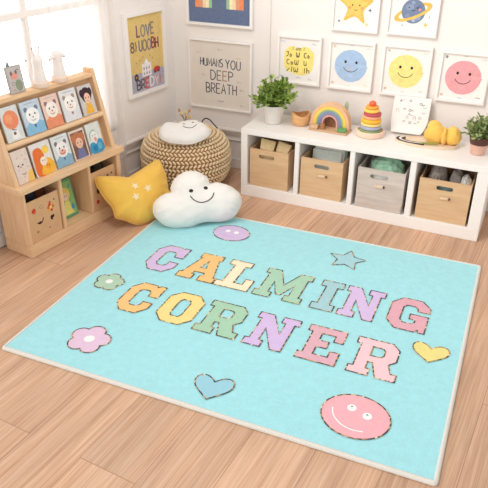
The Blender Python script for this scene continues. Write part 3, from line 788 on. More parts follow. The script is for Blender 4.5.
def small_face2(t, hz):
    for pts, nm in (([(-.012, -.017), (-.007, -.021), (-.001, -.017)], 'eye'), ([(.040, .002), (.045, -.002), (.051, .002)], 'eye'), ([(-.010, -.040), (.008, -.053), (.030, -.052), (.052, -.042), (.066, -.022)], 'smile')):
        P = catmull(pts, 5, False); b = MB(); b.tube([(p[0], p[1], hz(p[0], p[1], .0008)) for p in P], .0018, M['stitch'], 6); b.build(nm, t)
cushion('small_cloud_cushion', 'small white cloud cushion lying on top of the woven pouf', 'cushion', SMALL, orient((-1.72, 3.2, .385), (.4, -.9), 72), M['white_plush'], .036, .05, small_face2, seed=21, back=.75, wr=.005)

# ------------------------------------------------------------------ woven pouf
pf = thing('woven_pouf', 'round braided straw pouf in the room corner under the small cloud', 'pouf', (-1.768, 3.285, 0))
prof = []
PR, PH = .270, .335
for k in range(41):
    a = -PI/2+PI*k/40
    r = PR*abs(math.cos(a))**.52; z = PH/2+PH/2*math.copysign(abs(math.sin(a))**.80, math.sin(a)); prof.append((max(r, .002), z))
b = MB(); b.lathe([(r*.965, PH/2+(z-PH/2)*.965) for r, z in prof], M['straw_core'], 64); b.build('core', pf)
# plaited cord: rows of slanted stitches, a V per pair of rows
import bisect
cum = [0]
for i in range(40): cum.append(cum[-1]+math.hypot(prof[i+1][0]-prof[i][0], prof[i+1][1]-prof[i][1]))
def at(s):
    i = min(39, max(0, bisect.bisect(cum, s)-1)); t = (s-cum[i])/(cum[i+1]-cum[i])
    r = prof[i][0]+(prof[i+1][0]-prof[i][0])*t; z = prof[i][1]+(prof[i+1][1]-prof[i][1])*t
    dr = prof[min(40, i+1)][0]-prof[i][0]; dz = prof[min(40, i+1)][1]-prof[i][1]; l = math.hypot(dr, dz)
    return r, z, dr/l, dz/l
tmpl = bmesh.new(); bmesh.ops.create_uvsphere(tmpl, u_segments=7, v_segments=5, radius=1)
tmpl.verts.index_update(); TV = [v.co.copy() for v in tmpl.verts]; TF = [[v.index for v in f.verts] for f in tmpl.faces]; tmpl.free()
b = MB(); rows = 32; V = []; F = []
for ri in range(rows):
    s = cum[-1]*(ri+.5)/rows; r, z, tr, tz = at(s)
    if r < .03: continue
    ns = max(8, int(2*PI*r/.0240)); pitch = cum[-1]/rows
    for k in range(ns):
        a = 2*PI*(k+.25*(ri//2))/ns
        e_r = Vector((math.cos(a), math.sin(a), 0)); e_t = Vector((-math.sin(a), math.cos(a), 0))
        up = e_r*tr+Vector((0, 0, tz)); nn = e_t.cross(up)
        sl = .75 if ri % 2 else -.75
        ax = (e_t*math.cos(sl)+up*math.sin(sl)); bx = nn.cross(ax)
        c = e_r*r+Vector((0, 0, z)); base_i = len(V)
        for q in TV: V.append((c+ax*q.x*.0150+bx*q.y*.0068+nn*q.z*.0085)[:])
        F += [tuple(base_i+i for i in f) for f in TF]
b.add(V, F, M['straw'])
for v_i, p in enumerate(b.v):
    if p[2] < .001: b.v[v_i] = (p[0], p[1], .001)
b.build('braided_cover', pf, angle=180)
# dried sprig and black loop standing behind the small cloud
t = thing('dried_sprig', 'small dried flower sprig lying behind the small cloud cushion', 'dried flower', (-1.815, 3.375, .335))
b = MB(); st = MB()
for k in range(7):
    a = k*.9; tip = (.035*math.cos(a), .025*math.sin(a), .05+.045*((k*5 % 7)/7)); st.tube([(0, 0, 0), (tip[0]*.4, tip[1]*.4, tip[2]*.6), tip], .0015, ink((150, 120, 80)), 5)
    b.ball(tip, (.008, .008, .011), ink([(226, 190, 120), (196, 150, 96), (236, 214, 160)][k % 3]), 8, 6)
st.build('stem', t); b.build('flower_head', t)
t = MB(Matrix.Translation((-1.67, 3.385, .332))); t.tube([(x, .0, z) for x, z in catmull([(-.03, 0), (-.034, .03), (-.012, .055), (.018, .05), (.048, .022), (.07, .004)], 5, False)], .0035, M['black'], 8)
tag(t.build('cord_loop'), 'thin black cord loop behind the small cloud cushion', 'cord')

# ------------------------------------------------------------------ white cube shelf
SY0, SY1 = 3.218, 3.555
SA = R(-1.9)
def SR(x, y): return (-.706+(x+.706)*math.cos(SA)-(y-SY0)*math.sin(SA), SY0+(x+.706)*math.sin(SA)+(y-SY0)*math.cos(SA))
sh = thing('cube_shelf', 'low white four-cube shelf standing against the back wall', 'shelf', (-.706, SY0, 0), (0, 0, SA))
ox = -.706
def sbox(nm, x0, x1, y0, y1, z0, z1, lab=None):
    b = MB(); b.box(x0-ox, x1-ox, y0-SY0, y1-SY0, z0, z1, M['white_lacquer'], .0025); b.build(nm, sh, lab)
sbox('top_board', -1.386, -.026, SY0, SY1, .381, .414)
sbox('bottom_board', -1.386, -.026, SY0, SY1, .0, .070)
sbox('side_panel', -1.386, -1.346, SY0, SY1, .070, .381); sbox('side_panel', -.086, -.026, SY0, SY1, .070, .381)
for x0, x1 in ((-1.057, -1.030), (-.741, -.713), (-.417, -.385)): sbox('divider', x0, x1, SY0+.002, SY1, .070, .381)
sbox('back_panel', -1.346, -.086, SY1-.008, SY1, .070, .381)

def stadium(x, z, w, h, n=8):
    r = h/2
    return arc(x+w/2-r, z, r, -90, 90, n)+arc(x-w/2+r, z, r, 90, 270, n)
def storage_bin(label, x0, x1, mtl, slot_x, slot_w, band=False, plate=True):
    W = x1-x0; H = .229; D = .295; xm = (x0+x1)/2
    t = thing('storage_bin', label, 'storage bin', (*SR(xm, 3.230), .0705), (0, 0, SA), 'bins in the white cube shelf')
    w = .007
    RX = Matrix.Rotation(PI/2, 4, 'X')
    b = MB(); b.prism([(-W/2, 0), (W/2, 0), (W/2, H), (-W/2, H)], -w, 0, mtl, [stadium(slot_x, .187, slot_w, .024)], T=RX); b.build('front_panel', t)
    b = MB(); b.box(-W/2, -W/2+w, w, D, 0, H, mtl, .001); b.build('side_panel', t)
    b = MB(); b.box(W/2-w, W/2, w, D, 0, H, mtl, .001); b.build('side_panel', t)
    b = MB(); b.box(-W/2+w, W/2-w, D-w, D, 0, H, mtl, .001); b.box(-W/2+w, W/2-w, w, D-w, 0, w, mtl, .001); b.build('base_and_back', t)
    if band:
        b = MB(); b.box(-W/2, W/2, -.010, 0, 0, .052, mtl, .003); b.build('lower_band', t, 'raised board along the foot of the bin')
    if plate:
        b = MB(); px = slot_x+.006; b.box(px-.027, px+.022, -.005, 0, .126, .145, M['toy_wood'] if not band else ink((214, 200, 190)), .001)
        b.box(px-.022, px+.014, -.0056, -.004, .130, .141, ink((230, 204, 172)), 0); q = b.build('label_holder', t)
        b = MB(); b.ball((px+.025, -.006, .136), (.005, .006, .007), M['pot_brown'], 10, 8); b.build('stud', q)
    return t
storage_bin('tan wooden bin holding two cream paper packets, leftmost in the shelf', -1.334, -1.096, M['bin_wood'], -.015, .094, plate=False)
storage_bin('tan wooden bin holding mint and white books, below the rainbow toy', -1.020, -.776, M['bin_wood'], 0, .088)
storage_bin('grey washed wooden bin holding a mint green cloth', -.692, -.436, M['bin_grey'], -.010, .098, True)
storage_bin('tan wooden bin holding grey cloth, rightmost in the shelf', -.362, -.099, M['bin_wood'], 0, .086)

def crumple(name, label, cat, c, r, mtl, seed, amp=.3, fr=3.2, lobes=None, sub=5):
    b = bmesh.new(); bmesh.ops.create_icosphere(b, subdivisions=sub, radius=1)
    for v in b.verts:
        p = v.co.copy(); n1 = noise.noise(p*fr*.5+Vector((seed, 0, 0))); n2 = 1-abs(noise.noise(p*fr+Vector((0, seed, 0))))*2; n3 = noise.noise(p*fr*2.6+Vector((0, 0, seed)))
        k = 1+amp*(n1*.8+n2*.35+n3*.22)
        v.co = Vector((p.x*k*r[0], p.y*k*r[1], max(-r[2]*.8, p.z*k*r[2])))
    m = MB(Matrix.Translation(c)); m.bm(b, mtl); o = m.build(name, angle=180)
    return tag(o, label, cat)
# contents of the bins
for x0, x1, z1, ry, lb in ((-1.292, -1.200, .340, .10, 'cream paper packet with a folded top, left of the pair in the first bin'), (-1.190, -1.106, .335, -.12, 'cream paper packet with a folded top, right of the pair in the first bin')):
    W = x1-x0; b = MB(Matrix.Translation(((x0+x1)/2, 3.315, .0782)) @ Matrix.Rotation(ry, 4, 'Z')); c = ink((242, 216, 168)); hgt = z1-.0782
    v = [(-W*.5, -.035, 0), (W*.5, -.035, 0), (W*.5, .035, 0), (-W*.5, .035, 0), (-W*.42, -.03, hgt*.86), (W*.42, -.03, hgt*.8), (W*.42, .03, hgt*.86), (-W*.42, .03, hgt*.9), (-W*.47, .012, hgt), (W*.47, .012, hgt*.95), (W*.47, .017, hgt*.95), (-W*.47, .017, hgt)]
    f = [(3, 2, 1, 0), (0, 1, 5, 4), (1, 2, 6, 5), (2, 3, 7, 6), (3, 0, 4, 7), (4, 5, 9, 8), (6, 7, 11, 10), (8, 9, 10, 11), (5, 6, 10, 9), (7, 4, 8, 11)]
    b.add(v, f, c); tag(b.build('paper_packet', angle=15), lb, 'packet', 'packets in the first bin')
def flat_book(name, label, x0, x1, y, th, z0, z1, c, tilt, group):
    W = x1-x0
    t = thing(name, label, 'book', ((x0+x1)/2, y, z0), (R(tilt), 0, 0), group)
    b = MB(); h = z1-z0
    b.box(-W/2, W/2, 0, .0015, 0, h, ink(c), 0); b.box(-W/2, W/2, th-.0015, th, 0, h, ink(c), 0); b.box(-W/2, -W/2+.0015, .0015, th-.0015, 0, h, ink(c), 0); b.build('cover', t)
    b = MB(); b.box(-W/2+.0015, W/2-.003, .0015, th-.0015, .002, h-.003, M['paper'], 0); b.build('pages', t)
for k, (y, th, z1, c, nm) in enumerate(((3.318, .010, .318, (236, 246, 240), 'pale mint'), (3.333, .010, .334, (250, 248, 244), 'white'), (3.348, .012, .338, (176, 224, 206), 'mint green'), (3.366, .012, .352, (240, 232, 220), 'ivory'))):
    flat_book('paperback', '%s book standing in the second bin, %s from its front' % (nm, ('first', 'second', 'third', 'fourth')[k]), -.985+.010*(k % 2), -.818+.012*(k % 3), y, th, .0782, z1, c, -8, 'books in the second bin')
crumple('green_cloth', 'crumpled mint green cloth in the grey bin', 'cloth', (-.555, 3.36, .245), (.09, .085, .085), M['green_cloth'], 3.1, .32, 2.6)
crumple('dark_cloth', 'small dark brown cloth beside the mint cloth in the grey bin', 'cloth', (-.640, 3.385, .235), (.024, .045, .062), M['grey_cloth'], 8, .3, 3)
crumple('cream_liner', 'cream cloth seen through the slot of the grey bin', 'cloth', (-.575, 3.262, .18), (.075, .017, .085), M['white_plush'], 5, .15, 2)
crumple('grey_cloth', 'crumpled grey brown cloth in the rightmost bin', 'cloth', (-.284, 3.345, .245), (.048, .08, .088), M['grey_cloth'], 12, .3, 3.2)
crumple('grey_cloth', 'smaller crumpled grey cloth, middle of the rightmost bin', 'cloth', (-.192, 3.36, .235), (.034, .06, .083), M['grey_cloth'], 15, .3, 3.6)
crumple('white_tissue', 'crumpled white tissue at the right of the rightmost bin', 'tissue', (-.137, 3.31, .245), (.028, .055, .058), M['white_plush'], 19, .3, 3)
crumple('teal_cloth', 'teal grey cloth behind the slot of the rightmost bin', 'cloth', (-.220, 3.262, .20), (.05, .016, .075), mat('teal_grey_cloth', (128, 150, 148), rough=.9, var=.15, vs=25), 25, .2, 3)

# ------------------------------------------------------------------ things on the white shelf
TZ = .4142
def plant(label, loc, pot, foliage, leafm, ns, seed):
    t = thing('potted_plant', label, 'potted plant', loc)
    pot(t)
    rnd = random.Random(seed); b = MB(); z0, rad, hgt, ls = foliage
    V = []; F = []
    st = MB()
    for s in range(ns):
        az = rnd.uniform(0, 2*PI); el = math.acos(rnd.uniform(-.05, 1)); out = math.sin(el)
        tip = Vector((math.cos(az)*out*rad, math.sin(az)*out*rad, hgt*(.16+.84*math.cos(el))))*rnd.uniform(.72, 1.05)
        b0 = Vector((rnd.uniform(-.025, .025), rnd.uniform(-.025, .025), 0))
        mid = b0*.6+tip*.45+Vector((0, 0, hgt*.14))
        path = [b0.lerp(mid, u).lerp(mid.lerp(tip, u), u) for u in (0, .25, .5, .75, 1)]
        st.tube([(p+Vector((0, 0, z0)))[:] for p in path], .0011, leafm, 4)
        for k in range(9):
            u = .28+.72*k/8; p = b0.lerp(mid, u).lerp(mid.lerp(tip, u), u)
            d = (tip-b0).normalized(); side = Vector((rnd.uniform(-1, 1), rnd.uniform(-1, 1), rnd.uniform(-.3, .8)))
            ax = (d*.6+side*.9).normalized(); l = ls*rnd.uniform(.7, 1.25); wd = l*.27
            sd = ax.cross(Vector((rnd.uniform(-1, 1), rnd.uniform(-1, 1), 1.2))).normalized(); nr = sd.cross(ax)
            q = p+Vector((0, 0, z0)); i0 = len(V)
            V += [q[:], (q+ax*l*.35+sd*wd+nr*l*.06)[:], (q+ax*l*.75+sd*wd*.75-nr*l*.02)[:], (q+ax*l-nr*l*.12)[:], (q+ax*l*.75-sd*wd*.75-nr*l*.02)[:], (q+ax*l*.35-sd*wd+nr*l*.06)[:], (q+ax*l*.5)[:]]
            F += [(i0, i0+1, i0+6), (i0+1, i0+2, i0+6), (i0+2, i0+3, i0+6), (i0+3, i0+4, i0+6), (i0+4, i0+5, i0+6), (i0+5, i0, i0+6)]
    b.add(V, F, leafm); b.build('foliage', t, angle=180); st.build('stems', t)
def pot1(t):
    b = MB(); b.lathe([(.040, 0), (.045, .002), (.066, .104), (.067, .110), (.064, .111), (.061, .104), (.058, .09)], M['pot_white'], 48); b.build('pot', t)
    b = MB(); b.lathe([(.060, .088), (.03, .093), (.001, .094)], M['soil'], 32); b.build('soil', t)
def pot2(t):
    b = MB(); b.lathe([(.032, 0), (.036, .002), (.046, .054), (.046, .056), (.042, .056)], M['pot_copper'], 48); b.build('pot', t)
    b = MB(); b.lathe([(.0462, .055), (.054, .092), (.0545, .096), (.051, .096), (.047, .078)], M['pot_brown'], 48); b.build('pot_rim', t, 'dark brown upper band of the pot')
    b = MB(); b.lathe([(.049, .078), (.02, .083), (.001, .084)], M['soil'], 32); b.build('soil', t)
plant('bushy green plant in a white pot, at the left end of the shelf', (-1.252, 3.405, TZ), pot1, (.092, .125, .175, .034), M['leaf'], 85, 4)
plant('bushy pale green plant in a copper and brown pot, right on the shelf', (-.112, 3.375, TZ), pot2, (.080, .088, .115, .026), M['leaf_pale'], 75, 11)

b = MB(Matrix.Translation((-1.098, 3.44, TZ)))
b.lathe([(.040, 0), (.046, .003), (.056, .03), (.055, .058), (.050, .068), (.046, .067), (.050, .056), (.050, .03), (.038, .010), (.001, .008)], M['bowl_wood'], 40)
for i, p in enumerate(b.v):
    x, y, z = p; u = x+1.098
    b.v[i] = (x, y, z + (.010*math.sin(math.atan2(y-3.44, u)*2+.5) if z-TZ > .05 else 0))
bt = tag(b.build('wooden_bowl'), 'small round honey wooden bowl between plant and rainbow toy', 'bowl')

# rainbow stacking toy
rb = thing('rainbow_toy', 'wooden rainbow arch toy on a tan board', 'toy', (-.918, 3.435, TZ), (0, 0, R(-4)))
b = MB(); b.box(-.108, .120, -.075, .030, 0, .009, M['toy_wood'], .003); b.build('base_board', rb)
RXm = Matrix.Rotation(PI/2, 4, 'X')
for r0, r1, c, nm in ((.098, .113, (230, 184, 144), 'peach wood'), (.080, .097, (244, 206, 98), 'yellow'), (.071, .079, (154, 186, 132), 'green'), (.057, .070, (132, 146, 178), 'blue grey'), (.048, .056, (150, 140, 168), 'mauve'), (.039, .047, (226, 168, 158), 'pink')):
    b = MB(); P = [(r1, 0)]+arc(0, .028, r1, 0, 180, 36)+[(-r1, 0), (-r0, 0)]+arc(0, .028, r0, 180, 0, 36)+[(r0, 0)]
    b.prism(P, -.026, .022, mat('painted_'+nm.replace(' ', '_'), c, rough=.5, var=.05, vs=30), T=Matrix.Translation((0, 0, .0092)) @ RXm); b.build('arch', rb, nm+' arch')
b = MB(); P = [(.036, 0)]+arc(0, .026, .036, 0, 180, 24)+[(-.036, 0)]
b.prism(P, -.022, -.006, wood('walnut', (150, 106, 72), (118, 80, 54), (30, 6, 6)), T=Matrix.Translation((0, 0, .0092)) @ RXm); b.build('inner_block', rb, 'dark wooden inner block')
def block(label, loc, d, mtl, rz):
    b = MB(Matrix.Translation(loc) @ Matrix.Rotation(rz, 4, 'Z')); b.box(-d[0]/2, d[0]/2, -d[1]/2, d[1]/2, 0, d[2], mtl, .003)
    tag(b.build('wooden_block'), label, 'toy block', 'blocks in front of the rainbow toy')
block('tan wooden block in front of the left foot of the rainbow toy', (-.995, 3.385, TZ+.0095), (.042, .030, .022), M['toy_wood'], -.1)
block('brown wooden block just inside the left foot of the rainbow toy', (-.952, 3.395, TZ+.0095), (.024, .030, .028), wood('brown_block', (186, 138, 94), (160, 112, 74), (10, 40, 40)), .1)
block('green wooden block in front of the right foot of the rainbow toy', (-.838, 3.383, TZ+.0095), (.052, .028, .021), mat('green_block_paint', (110, 160, 104), rough=.55, var=.08, vs=30), .05)
t = thing('leaf_sprig', 'upright green leaf on a tan stick behind the rainbow toy', 'leaf', (-.852, 3.486, TZ))
b = MB(); b.tube([(0, 0, 0), (.004, 0, .11)], .004, M['toy_wood'], 8); b.build('stick', t)
b = MB(); b.ball((.005, 0, .125), (.012, .003, .030), mat('leaf_green_paint', (172, 184, 152), rough=.6, var=.08, vs=30), 14, 10); b.build('leaf', t)

# ring stacker
rs = thing('ring_stacker', 'rainbow ring stacking toy on a round cream base', 'toy', (-.690, 3.43, TZ))
b = MB(); b.lathe([(.074, 0), (.080, .003), (.081, .018), (.079, .028), (.072, .032), (.066, .028), (.064, .022), (.001, .022)], mat('cream_pink_base', (236, 206, 182), rough=.5, var=.04, vs=14), 56); b.build('base', rs, 'round cream base with a raised rim')
def ring(z, h, r, c, nm, dx=0):
    p = [(r-h/2+h/2*math.cos(a), z+h/2+h/2*math.sin(a)) for a in [-PI/2+PI*k/10 for k in range(11)]]
    b = MB(); b.lathe([(.008, z)]+p+[(.008, z+h)], mat('painted_ring_'+nm.replace(' ', '_'), c, rough=.45, var=.03, vs=20), 48, (dx, 0, 0)); b.build('ring', rs, nm+' ring')
z = .0222
for h, r, c, nm, dx in ((.014, .058, (146, 168, 110), 'green', 0), (.022, .057, (170, 172, 198), 'lavender', 0), (.015, .055, (246, 216, 134), 'pale yellow', 0), (.024, .055, (244, 184, 60), 'amber', .001), (.016, .050, (240, 172, 128), 'peach', .002), (.016, .049, (190, 84, 96), 'crimson', .004), (.020, .043, (246, 204, 96), 'yellow', -.002), (.016, .036, (244, 166, 74), 'orange', -.001)):
    ring(z, h, r, c, nm, dx); z += h
b = MB(); b.ball((-.001, 0, z+.012), (.020, .020, .0145), mat('painted_coral_ball', (232, 108, 70), rough=.4, var=.03, vs=20), 24, 16); b.build('knob', rs, 'coral red top knob')

# standing card, strips, tray and mustard bundle
t = thing('drawing_card', 'white card of small drawings propped against the wall, curling at its foot', 'card', (-.502, 3.585, TZ+.0145))
b = MB(); nx, nz = 14, 26; v = []; f = []; W = .200; mk = MB()
def card_pt(u, s):          # s = distance up from the curled front edge
    rr = .045
    if s < rr*1.35:
        a = s/rr; y = -.052-rr*math.sin(1.35)+rr*math.sin(a); zz = rr*(1-math.cos(a))
    else:
        q = s-rr*1.35; y = -.052+q*.29; zz = rr*(1-math.cos(1.35))+q*.955
    tap = 1-.22*max(0, 1-s/.09)**1.5
    return Vector((u*tap*W/2-.006*max(0, 1-s/.09), y, zz+.001))
for j in range(nz+1):
    for i in range(nx+1): v.append(card_pt(-1+2*i/nx, .212*j/nz)[:])
for j in range(nz):
    for i in range(nx): a = j*(nx+1)+i; f.append((a, a+1, a+nx+2, a+nx+1))
n0 = len(v); v += [(p[0], p[1]+.0015, p[2]) for p in v]; f += [tuple(n0+i for i in reversed(q)) for q in f[:nx*nz]]
edge = [i for i in range(nx+1)]+[(j+1)*(nx+1)-1 for j in range(1, nz+1)]+[nz*(nx+1)+i for i in range(nx-1, -1, -1)]+[j*(nx+1) for j in range(nz-1, 0, -1)]
for i in range(len(edge)): a, c = edge[i], edge[(i+1) % len(edge)]; f.append((c, a, n0+a, n0+c))
b.add(v, f, M['paper'])
def sketch(u, sv, kind, r, c):
    n = 12; sv *= .94
    if kind == 0: Q = [(r*math.cos(2*PI*k/n), r*.8*math.sin(2*PI*k/n)) for k in range(n+1)]
    elif kind == 1: Q = [(-r, 0), (-r*.4, r*.7), (0, -r*.2), (r*.5, r*.8), (r, .1*r)]
    elif kind == 2: Q = [(-r*.7, -r), (-r*.7, r*.6), (0, r*1.2), (r*.7, r*.6), (r*.7, -r)]
    else: Q = [(-r, r*.3), (0, -r*.3), (r, r*.3)]
    b.tube([(card_pt(u+p[0]/(W/2), sv+p[1])+Vector((0, -.001, .0005)))[:] for p in Q], .0011, ink(c), 5)
g1, g2 = (150, 144, 142), (112, 106, 106)
for a in ((-.55, .203, 3, .009, g1), (-.62, .196, 0, .004, g2), (-.1, .203, 0, .006, g2), (.48, .190, 0, .007, g2), (.62, .182, 1, .008, g1), (-.35, .150, 1, .009, g2), (-.05, .148, 0, .007, g2), (.08, .146, 1, .006, g1), (.72, .170, 3, .009, g1), (.70, .140, 3, .010, g1),
          (-.15, .105, 2, .008, g1), (.25, .105, 2, .009, g1), (.55, .110, 0, .007, g1), (-.28, .080, 1, .008, g1), (.06, .078, 0, .007, g2), (.34, .078, 3, .008, g1), (-.72, .14, 2, .010, (186, 180, 176)), (.1, .120, 3, .007, g1), (-.05, .125, 0, .004, g2), (.5, .085, 1, .006, g1)): sketch(*a)
b.build('card_sheet', t, angle=60)
TRAY = wood('tray_wood', (236, 216, 192), (226, 200, 170), (4, 30, 30))
b = MB(Matrix.Translation((-.380, 3.408, TZ)))
P = [(.165*math.cos(2*PI*k/56), .073*math.sin(2*PI*k/56)) for k in range(56)]
b.prism(P, .0, .009, TRAY)
b.prism([(p[0]*1.0, p[1]*1.0) for p in P], .009, .0135, TRAY, [[(p[0]*.94, p[1]*.90) for p in P]])
tag(b.build('wooden_tray'), 'flat oval wooden tray under the mustard bundle', 'tray')
for k, (sc, c, nm, dz) in enumerate(((1.0, (64, 54, 48), 'outer black', 0), (.86, (236, 230, 222), 'white', .001), (.72, (92, 76, 64), 'inner dark brown', .002))):
    b = MB(Matrix.Translation((-.435, 3.405, TZ+.0095))); q = arc(0, 0, .104*sc, 150, 300, 24, .056*sc)
    Pt = [(x, y) for x, y in q]+[(x*.87, y*.87) for x, y in reversed(q)]
    b.prism(Pt[::-1], 0, .007+dz, mat('strip_'+nm.replace(' ', '_'), c, rough=.6, var=.06, vs=30)); tag(b.build('curved_strip'), nm+' curved strip lying on the wooden tray', 'wooden strip', 'curved strips on the tray')
b = MB(Matrix.Translation((-.367, 3.372, TZ+.0095))); b.tube([(-.05, -.004, .007), (.0, 0, .008), (.055, .012, .0085)], [.004, .0055, .004], mat('olive_green_paint', (150, 158, 76), rough=.6, var=.08, vs=30), 10)
tag(b.build('green_stick'), 'short olive green stick on the tray beside the mustard bundle', 'stick')
yb = thing('cloth_bundle', 'tied mustard yellow cloth bundle on the wooden tray', 'cloth bundle', (-.306, 3.430, TZ+.0095))
def lump(c, r, seed, amp=.2, sub=4):
    b = bmesh.new(); bmesh.ops.create_icosphere(b, subdivisions=sub, radius=1)
    for v in b.verts:
        p = v.co.copy(); k = 1+amp*(noise.noise(p*1.4+Vector((seed, 0, 0)))+.5*(1-2*abs(noise.noise(p*2.6+Vector((0, seed, 0))))))
        v.co = Vector((c[0]+p.x*k*r[0], c[1]+p.y*k*r[1], max(.0, c[2]+p.z*k*r[2])))
    return MB().bm(b, M['yellow_cloth'])
lump((-.034, 0, .046), (.055, .040, .054), 2, .12).build('cloth_fold', yb, angle=180)
lump((.056, .004, .044), (.042, .038, .050), 6, .12).build('cloth_fold', yb, angle=180)
lump((-.046, .012, .084), (.036, .026, .030), 9, .10).build('cloth_fold', yb, angle=180)
lump((.014, -.014, .042), (.016, .030, .046), 4, .14).build('cloth_knot', yb, angle=180)

# ------------------------------------------------------------------ sloped book display
BL = Vector((-2.027, 2.129, 0))
TB = Matrix.Translation(BL) @ Matrix.Rotation(A80, 4, 'Z')
def bw(u, v, z): return TB @ Vector((u, v, z))
bk = thing('book_display', 'pale pine book display with sloped shelves by the window', 'bookcase', BL, (0, 0, A80))
def kbox(nm, u0, u1, v0, v1, z0, z1, m=None, bev=.003, lab=None):
    b = MB(); b.box(u0, u1, v0, v1, z0, z1, m or M['pine_h'], bev); return b.build(nm, bk, lab)
DB = .188
kbox('plinth', 0, .672, 0, DB, 0, .066)
kbox('base_side', 0, .020, 0, DB, .066, .345, M['pine']); kbox('base_side', .640, .672, 0, DB, .066, .345, M['pine'])
kbox('divider', .229, .251, .004, DB, .066, .345, M['pine']); kbox('divider', .432, .450, .004, DB, .066, .345, M['pine'])
kbox('base_back', .02, .64, DB-.008, DB, .066, .345)
kbox('base_top', -.018, .694, -.014, DB, .345, .375)
YZ = Matrix(((0, 0, 1, 0), (1, 0, 0, 0), (0, 1, 0, 0), (0, 0, 0, 1)))      # (v,z,u) -> (u,v,z)
for u0, u1 in ((.0, .022), (.648, .672)):
    b = MB(); b.prism([(.030, .375), (DB, .375), (DB, .782), (.132, .782)], u0, u1, M['pine'], T=YZ); b.build('side_panel', bk)
kbox('top_shelf', .022, .648, .122, DB, .742, .762)
b = MB(); b.prism([(.078, .375), (.088, .375), (.170, .742), (.160, .742)], .022, .648, M['pine_h'], T=YZ); b.build('sloped_back', bk)
b = MB(); b.tube([(.022, .083, .552), (.648, .083, .552)], .0135, M['pine_h'], 16); b.box(.022, .648, .083, .118, .548, .5655, M['pine_h'], .001); b.build('book_ledge', bk)

def pbook(label, u, row, w, h, bgc, draw, th=.010):
    v, z = (.0945, .566) if row == 0 else (.040, .3755)
    t = thing('picture_book', label, 'book', bw(u, v, z), (R(90-13.5), 0, A80), 'picture books on the display')
    b = MB(); c = ink(bgc)
    b.box(-w/2, w/2, 0, h, th-.0012, th, c, 0); b.box(-w/2, w/2, 0, h, 0, .0012, c, 0); b.box(-w/2, -w/2+.0012, 0, h, .0012, th-.0012, c, 0)
    draw(b, w, h, th+.0004); b.build('cover', t)
    b = MB(); b.box(-w/2+.0012, w/2-.002, .001, h-.002, .0012, th-.0012, M['paper'], 0); b.build('pages', t)
BK = (50, 46, 54)
def beast(face, ear, body, muz=None, scarf=None):
    def d(b, w, h, z):
        b.prism([(-w/2, 0), (w/2, 0), (w/2, h*.30), (w*.15, h*.42), (-w*.2, h*.40), (-w/2, h*.25)], None, z, ink(body))
        for s in (-1, 1): b.disc(s*w*.27, h*.76, w*.10, z+.0003, ink(ear), h*.075, 16)
        b.disc(0, h*.55, w*.34, z+.0006, ink(face), h*.25, 28)
        if muz: b.disc(0, h*.46, w*.2, z+.0009, ink(muz), h*.10, 20)
        for s in (-1, 1): b.disc(s*w*.14, h*.60, w*.035, z+.0012, ink(BK), h*.035, 10)
        b.disc(0, h*.51, w*.035, z+.0012, ink(BK), h*.022, 10)
        b.ribbon(arc(0, h*.47, w*.13, 200, 340, 10, h*.06), .002, z+.0012, ink(BK))
        if scarf: b.prism([(-w*.06, h*.28), (w*.06, h*.28), (0, h*.17)], None, z+.0012, ink(scarf))
        b.ribbon([(-w*.3, h*.92), (w*.3, h*.92)], .003, z, ink((170, 170, 176)))
    return d
def balloon(b, w, h, z):
    b.disc(0, h*.62, w*.42, z, ink((232, 142, 106)), h*.27); b.disc(-w*.1, h*.66, w*.2, z+.0003, ink((238, 160, 120)), h*.14)
    b.prism([(-w*.22, h*.05), (w*.3, h*.05), (w*.2, h*.3), (-w*.12, h*.3)], None, z, ink((236, 232, 228)))
    b.disc(0, h*.22, w*.08, z+.0003, ink((120, 104, 110)), h*.05, 12); b.ribbon([(-w*.1, h*.35), (w*.14, h*.3)], .003, z+.0006, ink((96, 80, 84)))
def girl(hair, skin, dress, bgp=None):
    def d(b, w, h, z):
        if bgp: b.box(-w*.42, w*.42, h*.05, h*.93, z-.0003, z, ink(bgp), 0)
        b.disc(0, h*.66, w*.36, z+.0003, ink(hair), h*.26, 24)
        for s in (-1, 1): b.disc(s*w*.3, h*.74, w*.15, z+.0004, ink(hair), h*.14, 16)
        b.disc(w*.02, h*.55, w*.23, z+.0006, ink(skin), h*.18, 22)
        b.prism([(-w*.32, h*.04), (w*.34, h*.04), (w*.18, h*.40), (-w*.14, h*.40)], None, z+.0005, ink(dress))
        for s in (-1, 1): b.disc(w*.02+s*w*.1, h*.57, w*.03, z+.0009, ink(BK), h*.03, 10)
        b.ribbon(arc(w*.02, h*.5, w*.07, 200, 340, 8, h*.03), .0018, z+.0009, ink((170, 80, 80)))
    return d
def dots(b, w, h, z):
    b.prism([(w*.05, 0), (w/2, 0), (w/2, h*.36), (w*.2, h*.30)], None, z, ink((240, 196, 110)))
    for s in (-1, 1): b.disc(s*w*.14-.01, h*.55, w*.045, z, ink(BK), h*.03, 10)
    b.disc(-.01, h*.50, w*.04, z, ink((150, 110, 110)), h*.02, 10); b.ribbon([(-w*.2, h*.3), (0, h*.26), (w*.1, h*.32)], .003, z+.0003, ink((130, 96, 100)))
    for x, y in ((-.2, .78), (.15, .82), (.28, .68), (-.3, .42), (.3, .45), (-.05, .18)): b.disc(x*w, y*h, w*.035, z, ink((196, 160, 166)), h*.025, 10)
